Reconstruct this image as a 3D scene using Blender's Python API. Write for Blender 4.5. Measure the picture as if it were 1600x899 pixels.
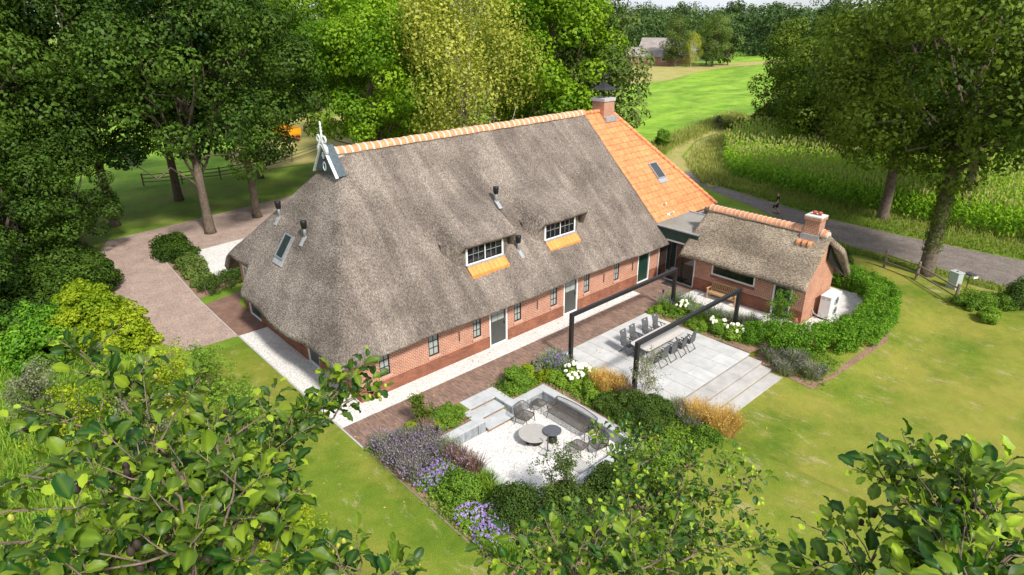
import bpy, math, random
import numpy as np
from mathutils import Vector, Matrix
rad = math.radians
scene = bpy.context.scene
for o in list(bpy.data.objects): bpy.data.objects.remove(o)

# ---------------------------------------------------------------- camera, sky, sun, exposure
CAM = np.array([-10.73, -21.61, 15.4]); FPX = 998.0
PITCH, YAW, ROLL = rad(23.43), rad(48.03), rad(-0.517)
fwd = np.array([math.cos(YAW)*math.cos(PITCH), math.sin(YAW)*math.cos(PITCH), -math.sin(PITCH)])
rgt = np.array([math.sin(YAW), -math.cos(YAW), 0.0]); upv = np.cross(rgt, fwd)
r_ = math.cos(ROLL)*rgt + math.sin(ROLL)*upv; u_ = -math.sin(ROLL)*rgt + math.cos(ROLL)*upv
cd = bpy.data.cameras.new('camera'); cam = bpy.data.objects.new('camera', cd); scene.collection.objects.link(cam)
cd.sensor_width = 36; cd.lens = FPX/1600*36; cd.clip_start = 0.1; cd.clip_end = 5000
cam.matrix_world = Matrix(((r_[0], u_[0], -fwd[0], CAM[0]), (r_[1], u_[1], -fwd[1], CAM[1]), (r_[2], u_[2], -fwd[2], CAM[2]), (0, 0, 0, 1)))
scene.camera = cam
SUN_EL, SUN_DIR = rad(46), math.atan2(-1.0, -0.16)     # direction towards the sun, in the ground plane
world = bpy.data.worlds.new('World'); scene.world = world; world.use_nodes = True
wn = world.node_tree.nodes; bg = wn['Background']
sky = wn.new('ShaderNodeTexSky'); sky.sky_type = 'NISHITA'; sky.sun_disc = False
sky.sun_elevation = SUN_EL; sky.sun_rotation = math.pi/2 - SUN_DIR
sky.air_density = 1.0; sky.dust_density = 1.5; sky.ozone_density = 1.0
# broken white cloud over the whole sky
wt = world.node_tree; tc_ = wn.new('ShaderNodeTexCoord'); mp_ = wn.new('ShaderNodeMapping'); mp_.inputs['Scale'].default_value = (1, 1, 2.6)
nz_ = wn.new('ShaderNodeTexNoise'); nz_.inputs['Scale'].default_value = 2.6; nz_.inputs['Detail'].default_value = 8; nz_.inputs['Roughness'].default_value = 0.6
cr_ = wn.new('ShaderNodeValToRGB'); cr_.color_ramp.elements[0].position = 0.34; cr_.color_ramp.elements[1].position = 0.58
mx_ = wn.new('ShaderNodeMix'); mx_.data_type = 'RGBA'; mx_.inputs[7].default_value = (4.3, 4.5, 4.8, 1)
wt.links.new(tc_.outputs['Generated'], mp_.inputs[0]); wt.links.new(mp_.outputs[0], nz_.inputs['Vector']); wt.links.new(nz_.outputs['Fac'], cr_.inputs[0])
wt.links.new(cr_.outputs[0], mx_.inputs[0]); wt.links.new(sky.outputs[0], mx_.inputs[6]); wt.links.new(mx_.outputs[2], bg.inputs[0]); bg.inputs[1].default_value = 0.14
sl = bpy.data.lights.new('sun', 'SUN'); so = bpy.data.objects.new('sun', sl); scene.collection.objects.link(so)
sl.energy = 3.8; sl.angle = rad(7); sl.color = (1.0, 0.95, 0.87)
sd = Vector((math.cos(SUN_EL)*math.cos(SUN_DIR), math.cos(SUN_EL)*math.sin(SUN_DIR), math.sin(SUN_EL)))
so.rotation_euler = sd.to_track_quat('Z', 'Y').to_euler(); so.location = (0, -40, 60)
vs = scene.view_settings; vs.view_transform = 'Standard'; vs.look = 'None'; vs.gamma = 1; vs.use_curve_mapping = False
vs.exposure = 0.55

# ---------------------------------------------------------------- pixel -> place (a pixel gives a direction; the plane it lies on gives the distance)
def ray(px, py):
    return r_*((px-800)/FPX) - u_*((py-449.5)/FPX) + fwd
def onZ(px, py, z=0.0):
    d = ray(px, py); return CAM + d*((z-CAM[2])/d[2])
def onY(px, py, y=0.0):
    d = ray(px, py); return CAM + d*((y-CAM[1])/d[1])
def onPlane(px, py, n, k):
    d = ray(px, py); n = np.array(n, float); return CAM + d*((k-n@CAM)/(n@d))
def at(px, dist, z=0.0):            # ground point at a given ground distance in the column px
    d = ray(px, 17); h = math.hypot(d[0], d[1]); return np.array([CAM[0]+d[0]/h*dist, CAM[1]+d[1]/h*dist, z])
def away(px, py, dist):             # point at a true distance along a pixel's direction
    d = ray(px, py); return CAM + d/np.linalg.norm(d)*dist

# ---------------------------------------------------------------- objects
COL = scene.collection
def tag(o, label=None, cat=None, group=None, kind=None):
    if label: o['label'] = label
    if cat: o['category'] = cat
    if group: o['group'] = group
    if kind: o['kind'] = kind
    return o
def thing(name, label, cat, loc=(0, 0, 0), rz=0, group=None):
    o = bpy.data.objects.new(name, None); COL.objects.link(o); o.empty_display_size = 0.2
    o.location = [float(v) for v in loc]; o.rotation_euler = (0, 0, rz)
    return tag(o, label, cat, group)
def link(name, me, parent=None, loc=None):
    o = bpy.data.objects.new(name, me); COL.objects.link(o); o.parent = parent
    if loc is not None: o.location = [float(v) for v in loc]
    return o
def copy_tree(o, parent=None, loc=None, rz=None, scale=None, label=None):
    c = o.copy(); COL.objects.link(c); c.parent = parent
    if loc is not None: c.location = [float(v) for v in loc]
    if rz is not None: c.rotation_euler = (0, 0, rz)
    if scale is not None: c.scale = (scale,)*3 if not hasattr(scale, '__len__') else scale
    if label: c['label'] = label
    for ch in list(o.children): copy_tree(ch, c)
    return c
def np_mesh(name, V, F, mats, smooth=False, tint=None, mi=None):
    """V (n,3), F (m,k): one face size"""
    V = np.asarray(V, np.float32); F = np.asarray(F, np.int32); m, k = F.shape
    me = bpy.data.meshes.new(name); me.vertices.add(len(V)); me.vertices.foreach_set('co', V.ravel())
    me.loops.add(m*k); me.loops.foreach_set('vertex_index', F.ravel())
    me.polygons.add(m); me.polygons.foreach_set('loop_start', np.arange(0, m*k, k, dtype=np.int32))
    if smooth: me.polygons.foreach_set('use_smooth', np.ones(m, bool))
    if mi is not None: me.polygons.foreach_set('material_index', np.asarray(mi, np.int32))
    me.update(calc_edges=True)
    for x in (mats if isinstance(mats, (list, tuple)) else [mats]): me.materials.append(x)
    if tint is not None:
        a = me.attributes.new('tint', 'FLOAT', 'POINT'); a.data.foreach_set('value', np.asarray(tint, np.float32))
    return me
class MB:
    def __init__(s): s.v = []; s.f = []; s.m = []
    def add(s, vs_, fs, m=0):
        b = len(s.v); s.v += [tuple(float(c) for c in v) for v in vs_]
        for f in fs: s.f.append(tuple(b+i for i in f)); s.m.append(m)
        return s
    def box(s, x0, x1, y0, y1, z0, z1, m=0):
        return s.add([(x0, y0, z0), (x1, y0, z0), (x1, y1, z0), (x0, y1, z0), (x0, y0, z1), (x1, y0, z1), (x1, y1, z1), (x0, y1, z1)],
                     [(0, 3, 2, 1), (4, 5, 6, 7), (0, 1, 5, 4), (1, 2, 6, 5), (2, 3, 7, 6), (3, 0, 4, 7)], m)
    def bar(s, p0, p1, w, h=None, m=0, side=None):
        p0, p1 = Vector(p0), Vector(p1); d = (p1-p0).normalized(); h = h or w
        ref = Vector(side) if side else (Vector((0, 0, 1)) if abs(d.z) < 0.95 else Vector((0, 1, 0)))
        a = d.cross(ref).normalized(); b = a.cross(d).normalized(); vs_ = []
        for p in (p0, p1):
            for i, j in ((-1, -1), (1, -1), (1, 1), (-1, 1)): vs_.append(p + a*(w/2*i) + b*(h/2*j))
        return s.add(vs_, [(0, 1, 2, 3), (7, 6, 5, 4), (0, 4, 5, 1), (1, 5, 6, 2), (2, 6, 7, 3), (3, 7, 4, 0)], m)
    def tube(s, pts, r, n=8, m=0, cap=True):
        pts = [Vector(p) for p in pts]; R = r if hasattr(r, '__len__') else [r]*len(pts); vs_ = []; fs = []
        pa = None
        for i, p in enumerate(pts):
            d = (pts[min(i+1, len(pts)-1)] - pts[max(i-1, 0)]).normalized()
            ref = pa if pa is not None else (Vector((0, 0, 1)) if abs(d.z) < 0.9 else Vector((1, 0, 0)))
            a = (ref - d*ref.dot(d)); a = a.normalized() if a.length > 1e-6 else d.orthogonal().normalized(); pa = a; b = d.cross(a)
            for k in range(n):
                t = 2*math.pi*k/n; vs_.append(p + a*(math.cos(t)*R[i]) + b*(math.sin(t)*R[i]))
        for i in range(len(pts)-1):
            for k in range(n):
                k2 = (k+1) % n; fs.append((i*n+k, i*n+k2, (i+1)*n+k2, (i+1)*n+k))
        if cap: fs.append(tuple(range(n-1, -1, -1))); fs.append(tuple(range((len(pts)-1)*n, len(pts)*n)))
        return s.add(vs_, fs, m)
    def lathe(s, prof, c=(0, 0, 0), n=16, m=0):
        vs_ = []; fs = []
        for r, z in prof:
            for k in range(n):
                t = 2*math.pi*k/n; vs_.append((c[0]+r*math.cos(t), c[1]+r*math.sin(t), c[2]+z))
        for i in range(len(prof)-1):
            for k in range(n):
                k2 = (k+1) % n; fs.append((i*n+k, i*n+k2, (i+1)*n+k2, (i+1)*n+k))
        fs.append(tuple(range(n-1, -1, -1))); fs.append(tuple(range((len(prof)-1)*n, len(prof)*n)))
        return s.add(vs_, fs, m)
    def prism(s, poly, z0, z1, m=0):
        n = len(poly); vs_ = [(p[0], p[1], z0) for p in poly] + [(p[0], p[1], z1) for p in poly]
        return s.add(vs_, [tuple(range(n-1, -1, -1)), tuple(range(n, 2*n))] + [(i, (i+1) % n, n+(i+1) % n, n+i) for i in range(n)], m)
    def quad(s, a, b, c, d, m=0): return s.add([a, b, c, d], [(0, 1, 2, 3)], m)
    def mesh(s, name, mats, smooth=False):
        me = bpy.data.meshes.new(name); me.from_pydata(s.v, [], s.f); me.update()
        for x in (mats if isinstance(mats, (list, tuple)) else [mats]): me.materials.append(x)
        me.polygons.foreach_set('material_index', s.m)
        if smooth: me.polygons.foreach_set('use_smooth', [True]*len(s.f))
        return me
    def build(s, name, mats, parent=None, loc=None, smooth=False, bevel=0):
        o = link(name, s.mesh(name, mats, smooth), parent, loc)
        if bevel:
            b = o.modifiers.new('bevel', 'BEVEL'); b.width = bevel; b.segments = 2; b.limit_method = 'ANGLE'
        return o

# ---------------------------------------------------------------- materials
def new_mat(name):
    m = bpy.data.materials.new(name); m.use_nodes = True; nt = m.node_tree
    return m, nt, nt.nodes['Principled BSDF']
def N(nt, typ, **kw):
    n = nt.nodes.new(typ)
    for k, v in kw.items():
        if k in n.inputs: n.inputs[k].default_value = v
        else: setattr(n, k, v)
    return n
def ramp(nt, fac, stops):
    r = nt.nodes.new('ShaderNodeValToRGB'); e = r.color_ramp.elements
    while len(e) < len(stops): e.new(0.5)
    for i, (p, c) in enumerate(stops): e[i].position = p; e[i].color = (*c, 1)
    nt.links.new(fac, r.inputs[0]); return r.outputs[0]
def mixc(nt, fac, a, b, mode='MIX'):
    m = nt.nodes.new('ShaderNodeMix'); m.data_type = 'RGBA'; m.blend_type = mode
    for sock, v in ((m.inputs[0], fac), (m.inputs[6], a), (m.inputs[7], b)):
        if isinstance(v, (int, float)): sock.default_value = v
        elif isinstance(v, tuple): sock.default_value = (*v, 1)
        else: nt.links.new(v, sock)
    return m.outputs[2]
def coords(nt, scale=(1, 1, 1), rot=(0, 0, 0), world_space=True):
    mp = N(nt, 'ShaderNodeMapping'); mp.inputs['Scale'].default_value = scale; mp.inputs['Rotation'].default_value = rot
    if world_space: src = nt.nodes.new('ShaderNodeNewGeometry').outputs['Position']
    else: src = nt.nodes.new('ShaderNodeTexCoord').outputs['Object']
    nt.links.new(src, mp.inputs[0]); return mp.outputs[0]
def noise(nt, vec, scale, detail=4, rough=0.6, out='Fac'):
    n = N(nt, 'ShaderNodeTexNoise', Scale=scale, Detail=detail, Roughness=rough); nt.links.new(vec, n.inputs['Vector']); return n.outputs[out]
def bump(nt, h, bsdf, strength=0.4, dist=0.02):
    b = N(nt, 'ShaderNodeBump', Strength=strength, Distance=dist); nt.links.new(h, b.inputs['Height']); nt.links.new(b.outputs[0], bsdf.inputs['Normal'])
def plain(name, c, rough=0.5, metal=0.0, var=0.12, scale=8, spec=0.5, rnd=0.0, bmp=0.0):
    m, nt, b = new_mat(name); b.inputs['Roughness'].default_value = rough; b.inputs['Metallic'].default_value = metal
    b.inputs['Specular IOR Level'].default_value = spec
    v = coords(nt); f = noise(nt, v, scale, 5)
    lo = tuple(x*(1-var) for x in c); hi = tuple(min(1, x*(1+var)) for x in c)
    col = ramp(nt, f, [(0.3, lo), (0.7, hi)])
    if rnd:
        oi = nt.nodes.new('ShaderNodeObjectInfo'); mr = N(nt, 'ShaderNodeMapRange'); nt.links.new(oi.outputs['Random'], mr.inputs[0])
        mr.inputs[3].default_value = 1-rnd; mr.inputs[4].default_value = 1+rnd
        hs = N(nt, 'ShaderNodeHueSaturation'); nt.links.new(col, hs.inputs['Color']); nt.links.new(mr.outputs[0], hs.inputs['Value']); col = hs.outputs[0]
    nt.links.new(col, b.inputs['Base Color'])
    if bmp: bump(nt, noise(nt, v, scale*4, 6), b, bmp, 0.02)
    return m
def leafmat(name, dark, light, rough=0.55, trans=0.35, spec=0.12, under=None):
    m, nt, b = new_mat(name); a = N(nt, 'ShaderNodeAttribute', attribute_name='tint')
    col = ramp(nt, a.outputs['Fac'], [(0.0, dark), (1.0, light)])
    oi = nt.nodes.new('ShaderNodeObjectInfo'); mr = N(nt, 'ShaderNodeMapRange'); nt.links.new(oi.outputs['Random'], mr.inputs[0])
    mr.inputs[3].default_value = 0.85; mr.inputs[4].default_value = 1.15
    hs = N(nt, 'ShaderNodeHueSaturation'); nt.links.new(col, hs.inputs['Color']); nt.links.new(mr.outputs[0], hs.inputs['Value']); col = hs.outputs[0]
    nt.links.new(col, b.inputs['Base Color']); b.inputs['Roughness'].default_value = rough; b.inputs['Specular IOR Level'].default_value = spec
    t = N(nt, 'ShaderNodeBsdfTranslucent'); tc = mixc(nt, 1.0, col, (1.0, 1.15, 0.45), 'MULTIPLY'); nt.links.new(tc, t.inputs['Color'])
    mx = N(nt, 'ShaderNodeMixShader'); mx.inputs[0].default_value = trans
    nt.links.new(b.outputs[0], mx.inputs[1]); nt.links.new(t.outputs[0], mx.inputs[2])
    nt.links.new(mx.outputs[0], nt.nodes['Material Output'].inputs[0]); return m

def mat_thatch(name, lo, mid, hi):
    m, nt, b = new_mat(name); b.inputs['Roughness'].default_value = 0.95; b.inputs['Specular IOR Level'].default_value = 0.1
    v = coords(nt, (1, 1, 1)); vst = coords(nt, (1.0, 0.3, 0.3))
    f1 = noise(nt, vst, 30, 3, 0.8); f2 = noise(nt, v, 0.45, 4, 0.6); f3 = noise(nt, v, 60, 2, 0.7)
    f4 = noise(nt, coords(nt, (1, 0.12, 0.12)), 1.6, 3, 0.6)
    c = ramp(nt, f1, [(0.36, lo), (0.5, mid), (0.62, hi)])
    c = mixc(nt, 0.5, c, ramp(nt, f3, [(0.38, (0.25, 0.25, 0.25)), (0.62, (0.75, 0.75, 0.75))]), 'OVERLAY')
    c = mixc(nt, 0.75, c, ramp(nt, f2, [(0.36, (0.30, 0.29, 0.285)), (0.62, (0.57, 0.56, 0.555))]), 'OVERLAY')
    c = mixc(nt, 0.5, c, ramp(nt, f4, [(0.40, (0.30, 0.29, 0.285)), (0.60, (0.59, 0.58, 0.57))]), 'OVERLAY')
    nt.links.new(c, b.inputs['Base Color']); bump(nt, f1, b, 0.9, 0.06); return m
def mat_brick(name, b1, b2, mortar, w=0.215, h=0.072, ms=0.014, flat=False, rot=0.0, bias=0.0, var=0.5, fade=0.35):
    m, nt, b = new_mat(name); b.inputs['Roughness'].default_value = 0.85; b.inputs['Specular IOR Level'].default_value = 0.25
    pos = nt.nodes.new('ShaderNodeNewGeometry').outputs['Position']; cx = nt.nodes.new('ShaderNodeCombineXYZ')
    sp = nt.nodes.new('ShaderNodeSeparateXYZ'); nt.links.new(pos, sp.inputs[0])
    if flat:
        nt.links.new(sp.outputs[1 if rot else 0], cx.inputs[0]); nt.links.new(sp.outputs[0 if rot else 1], cx.inputs[1])
    else:
        ad = N(nt, 'ShaderNodeMath', operation='ADD'); nt.links.new(sp.outputs[0], ad.inputs[0]); nt.links.new(sp.outputs[1], ad.inputs[1])
        nt.links.new(ad.outputs[0], cx.inputs[0]); nt.links.new(sp.outputs[2], cx.inputs[1])
    bt = N(nt, 'ShaderNodeTexBrick', Scale=1.0); bt.inputs['Brick Width'].default_value = w; bt.inputs['Row Height'].default_value = h
    bt.inputs['Mortar Size'].default_value = ms; bt.inputs['Mortar Smooth'].default_value = 0.1; bt.inputs['Bias'].default_value = bias
    bt.inputs['Color1'].default_value = (*b1, 1); bt.inputs['Color2'].default_value = (*b2, 1); bt.inputs['Mortar'].default_value = (*mortar, 1)
    nt.links.new(cx.outputs[0], bt.inputs['Vector'])
    f = noise(nt, coords(nt), 1.3, 5, 0.65); c = mixc(nt, var, bt.outputs['Color'], ramp(nt, f, [(0.3, (0.32,)*3), (0.7, (0.62,)*3)]), 'OVERLAY')
    f2 = noise(nt, coords(nt), 14, 4, 0.7); c = mixc(nt, fade, c, ramp(nt, f2, [(0.3, (0.3,)*3), (0.7, (0.7,)*3)]), 'OVERLAY')
    nt.links.new(c, b.inputs['Base Color'])
    iv = N(nt, 'ShaderNodeMath', operation='SUBTRACT'); iv.inputs[0].default_value = 1.0; nt.links.new(bt.outputs['Fac'], iv.inputs[1])
    bump(nt, iv.outputs[0], b, 0.6, 0.008); return m
def mat_gravel(name, lo, hi, spots=None, scale=28, patch=0.35):
    m, nt, b = new_mat(name); b.inputs['Roughness'].default_value = 0.9; b.inputs['Specular IOR Level'].default_value = 0.2
    v = coords(nt); vo = N(nt, 'ShaderNodeTexVoronoi', Scale=scale); nt.links.new(v, vo.inputs['Vector'])
    sp = nt.nodes.new('ShaderNodeSeparateXYZ'); nt.links.new(vo.outputs['Color'], sp.inputs[0])
    c = ramp(nt, sp.outputs[0], [(0.0, lo), (0.55, hi)])
    f = noise(nt, v, 0.8, 5, 0.7); c = mixc(nt, patch, c, ramp(nt, f, [(0.35, (0.36,)*3), (0.65, (0.58,)*3)]), 'OVERLAY')
    if spots:
        f3 = noise(nt, v, 7.0, 3, 0.8); k = ramp(nt, f3, [(0.66, (0, 0, 0)), (0.72, (1, 1, 1))]); c = mixc(nt, k, c, spots)
    nt.links.new(c, b.inputs['Base Color']); bump(nt, vo.outputs['Distance'], b, 0.5, 0.03); return m
def mat_lawn(name, g1, g2, dry, bare, dryth=0.55, bareth=0.72, fine=1.0, big=0.0, grad=0.0):
    m, nt, b = new_mat(name); b.inputs['Roughness'].default_value = 0.9; b.inputs['Specular IOR Level'].default_value = 0.15
    v = coords(nt); fa = noise(nt, v, 0.35, 5, 0.65); fb = noise(nt, v, 1.7, 5, 0.75); ff = noise(nt, v, 26, 4, 0.8)
    vs2 = coords(nt, (1, 1, 1), (0, 0, 0.6)); fd = noise(nt, vs2, 0.22, 6, 0.72); fe = noise(nt, coords(nt, (1.6, 0.7, 1), (0, 0, 0.9)), 0.9, 6, 0.8)
    if grad:        # drier ground towards the open right-hand side of the garden
        sx_ = nt.nodes.new('ShaderNodeSeparateXYZ'); nt.links.new(v, sx_.inputs[0]); mr_ = N(nt, 'ShaderNodeMapRange'); nt.links.new(sx_.outputs[0], mr_.inputs[0])
        mr_.inputs[1].default_value = 0.0; mr_.inputs[2].default_value = 14.0; mr_.inputs[3].default_value = 0.0; mr_.inputs[4].default_value = grad
        outs = []
        for q in (fd,):
            ad_ = N(nt, 'ShaderNodeMath', operation='ADD'); nt.links.new(q, ad_.inputs[0]); nt.links.new(mr_.outputs[0], ad_.inputs[1]); outs.append(ad_.outputs[0])
        fd = outs[0]
    c = ramp(nt, fa, [(0.35, g1), (0.65, g2)])
    c = mixc(nt, ramp(nt, fd, [(dryth-0.12, (0, 0, 0)), (dryth+0.1, (0.85,)*3)]), c, dry)
    c = mixc(nt, ramp(nt, fe, [(bareth-0.07, (0, 0, 0)), (bareth+0.05, (0.85,)*3)]), c, bare)
    if big: c = mixc(nt, big, c, ramp(nt, noise(nt, coords(nt, (1, 3.2, 1), (0, 0, 0.5)), 0.055, 7, 0.7), [(0.36, (0.30,)*3), (0.62, (0.62, 0.60, 0.5))]), 'OVERLAY')
    c = mixc(nt, 0.4, c, ramp(nt, fb, [(0.3, (0.34,)*3), (0.7, (0.62,)*3)]), 'OVERLAY')
    c = mixc(nt, 0.75*fine, c, ramp(nt, ff, [(0.3, (0.2,)*3), (0.7, (0.72,)*3)]), 'OVERLAY')
    nt.links.new(c, b.inputs['Base Color']); bump(nt, ff, b, 0.7, 0.05); return m

M = {}
M['thatch'] = mat_thatch('thatch', (0.10, 0.082, 0.068), (0.22, 0.187, 0.16), (0.385, 0.338, 0.296))
M['thatch_annex'] = mat_thatch('thatch_annex', (0.13, 0.10, 0.07), (0.27, 0.22, 0.165), (0.46, 0.40, 0.31))
M['brick'] = mat_brick('brick', (0.44, 0.135, 0.058), (0.31, 0.088, 0.042), (0.56, 0.44, 0.35), ms=0.012)
M['brick_pale'] = mat_brick('brick_pale', (0.48, 0.20, 0.11), (0.40, 0.15, 0.08), (0.55, 0.40, 0.30), ms=0.01)
M['plinth'] = mat_brick('plinth_brick', (0.34, 0.115, 0.055), (0.22, 0.08, 0.048), (0.20, 0.115, 0.085), ms=0.010, var=0.9)
M['sill'] = mat_brick('sill_brick', (0.52, 0.24, 0.15), (0.40, 0.17, 0.10), (0.66, 0.52, 0.43), w=0.075, h=0.5)
M['path'] = mat_brick('path_brick', (0.30, 0.185, 0.135), (0.15, 0.098, 0.08), (0.19, 0.14, 0.11), w=0.24, h=0.075, ms=0.007, flat=True, rot=1, var=0.5)
M['pave_brown'] = mat_brick('pave_brown', (0.25, 0.145, 0.105), (0.19, 0.11, 0.085), (0.17, 0.11, 0.085), w=0.22, h=0.08, ms=0.006, flat=True, rot=0, var=0.6)
M['road'] = mat_brick('road_paver', (0.24, 0.20, 0.175), (0.18, 0.15, 0.135), (0.15, 0.13, 0.115), w=0.25, h=0.12, ms=0.012, flat=True, rot=0, var=0.7, fade=0.6)
M['tile'] = plain('roof_tile_clay', (0.60, 0.228, 0.088), 0.65, var=0.24, scale=4, rnd=0.13, bmp=0.25)
M['ridge'] = plain('ridge_tile_clay', (0.62, 0.25, 0.11), 0.7, var=0.25, scale=7, rnd=0.12, bmp=0.2)
M['apron'] = plain('apron_tile_clay', (0.72, 0.27, 0.06), 0.55, var=0.15, scale=9, rnd=0.1)
M['mortar'] = plain('mortar', (0.52, 0.48, 0.43), 0.9, var=0.2, scale=20)
M['lead'] = plain('lead', (0.36, 0.37, 0.39), 0.5, 0.2, var=0.2, scale=6)
M['white'] = plain('white_paint', (0.78, 0.78, 0.76), 0.45, var=0.05, scale=3)
M['oldwhite'] = plain('weathered_white_paint', (0.66, 0.68, 0.67), 0.6, var=0.25, scale=12)
M['green'] = plain('dark_green_paint', (0.012, 0.038, 0.026), 0.35, var=0.2, scale=3)
M['board'] = plain('blue_grey_board', (0.06, 0.085, 0.10), 0.55, var=0.35, scale=9)
M['doorgrey'] = plain('dark_grey_door', (0.055, 0.058, 0.055), 0.45, var=0.1, scale=3)
M['black'] = plain('black_metal', (0.011, 0.011, 0.012), 0.42, 0.0, var=0.2, scale=5)
M['beamtop'] = plain('dark_grey_metal', (0.02, 0.02, 0.022), 0.38, 0.3, var=0.2, scale=5)
M['zinc'] = plain('zinc', (0.42, 0.44, 0.47), 0.4, 0.6, var=0.15, scale=5)
M['concrete'] = plain('concrete', (0.42, 0.41, 0.39), 0.85, var=0.15, scale=10, bmp=0.15)
M['slab'] = plain('light_slab', (0.46, 0.455, 0.445), 0.8, var=0.13, scale=1.6, rnd=0.07, bmp=0.05)
M['step'] = plain('step_slab', (0.40, 0.38, 0.36), 0.8, var=0.16, scale=1.8, rnd=0.06, bmp=0.05)
def mat_stone(name, c, stain, th):
    m, nt, b = new_mat(name); b.inputs['Roughness'].default_value = 0.75; v = coords(nt, (1, 1, 0.25))
    f = noise(nt, v, 3.0, 6, 0.75); f2 = noise(nt, coords(nt), 1.2, 4)
    col = ramp(nt, f, [(0.30, stain), (th, c)]); col = mixc(nt, 0.4, col, ramp(nt, f2, [(0.3, (0.36,)*3), (0.7, (0.6,)*3)]), 'OVERLAY')
    nt.links.new(col, b.inputs['Base Color']); return m
M['coping'] = mat_stone('bluestone_coping', (0.44, 0.45, 0.455), (0.34, 0.35, 0.36), 0.5)
M['bluestone'] = mat_stone('bluestone_face', (0.34, 0.36, 0.38), (0.10, 0.11, 0.12), 0.62)
M['gravel'] = mat_gravel('white_gravel', (0.40, 0.375, 0.35), (0.70, 0.68, 0.65), (0.36, 0.27, 0.20), 26)
M['drive'] = mat_gravel('pink_gravel', (0.235, 0.165, 0.135), (0.40, 0.30, 0.25), None, 20, 0.6)
M['soil'] = mat_gravel('bark_mulch', (0.13, 0.075, 0.045), (0.30, 0.195, 0.13), None, 30, 0.7)
M['track'] = mat_gravel('sandy_track', (0.33, 0.25, 0.15), (0.46, 0.37, 0.24), None, 10, 0.6)
M['lawn'] = mat_lawn('lawn', (0.095, 0.165, 0.012), (0.185, 0.245, 0.024), (0.30, 0.28, 0.05), (0.42, 0.34, 0.19), 0.575, 0.635, grad=0.08)
M['grass_shade'] = mat_lawn('rough_grass', (0.12, 0.215, 0.02), (0.20, 0.30, 0.03), (0.26, 0.22, 0.07), (0.2, 0.14, 0.08), 0.6, 0.75)
M['meadow'] = mat_lawn('meadow', (0.115, 0.27, 0.018), (0.22, 0.38, 0.035), (0.29, 0.42, 0.06), (0.2, 0.3, 0.05), 0.55, 0.85, 0.5, 0.8)
M['hay'] = mat_lawn('hay_meadow', (0.22, 0.26, 0.05), (0.36, 0.33, 0.10), (0.42, 0.34, 0.14), (0.3, 0.25, 0.1), 0.5, 0.8, 0.6)
def mat_glass(name, c, rough=0.04, spec=0.8):
    m, nt, b = new_mat(name); b.inputs['Base Color'].default_value = (*c, 1); b.inputs['Roughness'].default_value = rough
    b.inputs['Specular IOR Level'].default_value = spec
    f = noise(nt, coords(nt), 0.8, 2); bump(nt, f, b, 0.03, 0.05); return m
M['glass_dark'] = mat_glass('dark_glass', (0.012, 0.014, 0.014))
M['glass_pale'] = mat_glass('blind_glass', (0.33, 0.36, 0.34), 0.06, 0.6)
M['glass_sky'] = mat_glass('roof_glass', (0.03, 0.04, 0.045), 0.03, 1.0)
M['teak'] = plain('teak', (0.50, 0.30, 0.15), 0.6, var=0.2, scale=12, rnd=0.08)
M['oldwood'] = plain('weathered_wood', (0.20, 0.155, 0.11), 0.85, var=0.25, scale=9, bmp=0.2)
M['bark'] = plain('bark', (0.125, 0.095, 0.068), 0.95, var=0.45, scale=5, bmp=0.8)
M['bark_birch'] = plain('birch_bark', (0.42, 0.37, 0.30), 0.85, var=0.5, scale=4, bmp=0.3)
M['bark_alder'] = plain('alder_bark', (0.17, 0.125, 0.09), 0.9, var=0.35, scale=40, bmp=0.4)
M['textilene'] = plain('grey_mesh_fabric', (0.085, 0.087, 0.09), 0.75, var=0.12, scale=40)
M['alu'] = plain('grey_aluminium', (0.12, 0.12, 0.125), 0.4, 0.5, var=0.1)
M['tabletop'] = plain('beige_ceramic', (0.50, 0.46, 0.41), 0.5, var=0.06, scale=6)
M['stonetop'] = plain('grey_stone_top', (0.36, 0.34, 0.315), 0.55, var=0.08, scale=6)
M['darktop'] = plain('anthracite_top', (0.085, 0.09, 0.10), 0.45, var=0.08, scale=6)
M['rope'] = plain('grey_rope', (0.075, 0.062, 0.05), 0.7, var=0.2, scale=20)
M['yellow'] = plain('yellow_paint', (0.72, 0.33, 0.01), 0.5, var=0.15, scale=3)
M['red'] = plain('faded_red_paint', (0.42, 0.09, 0.06), 0.6, var=0.2, scale=3)
M['rubber'] = plain('rubber', (0.02, 0.02, 0.02), 0.8)
M['boxwhite'] = plain('white_cabinet', (0.72, 0.72, 0.71), 0.4, var=0.04)
M['boxgrey'] = plain('pale_green_cabinet', (0.42, 0.47, 0.45), 0.5, var=0.06)
M['skin'] = plain('skin', (0.50, 0.29, 0.20), 0.5, var=0.08)
M['hair'] = plain('brown_hair', (0.07, 0.04, 0.025), 0.7)
M['cloth_black'] = plain('black_cotton', (0.012, 0.012, 0.014), 0.85, var=0.3, scale=10)
M['roofing'] = mat_lawn('bitumen_roof', (0.25, 0.24, 0.22), (0.31, 0.30, 0.28), (0.36, 0.31, 0.18), (0.16, 0.13, 0.05), 0.62, 0.66, 0.4)
M['barnroof'] = plain('grey_barn_roof', (0.27, 0.23, 0.215), 0.85, var=0.3, scale=0.6)
M['barnbrick'] = plain('barn_brick', (0.36, 0.19, 0.13), 0.85, var=0.25, scale=0.8)
M['barngreen'] = plain('barn_green_boards', (0.12, 0.20, 0.16), 0.7, var=0.2, scale=0.7)
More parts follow.
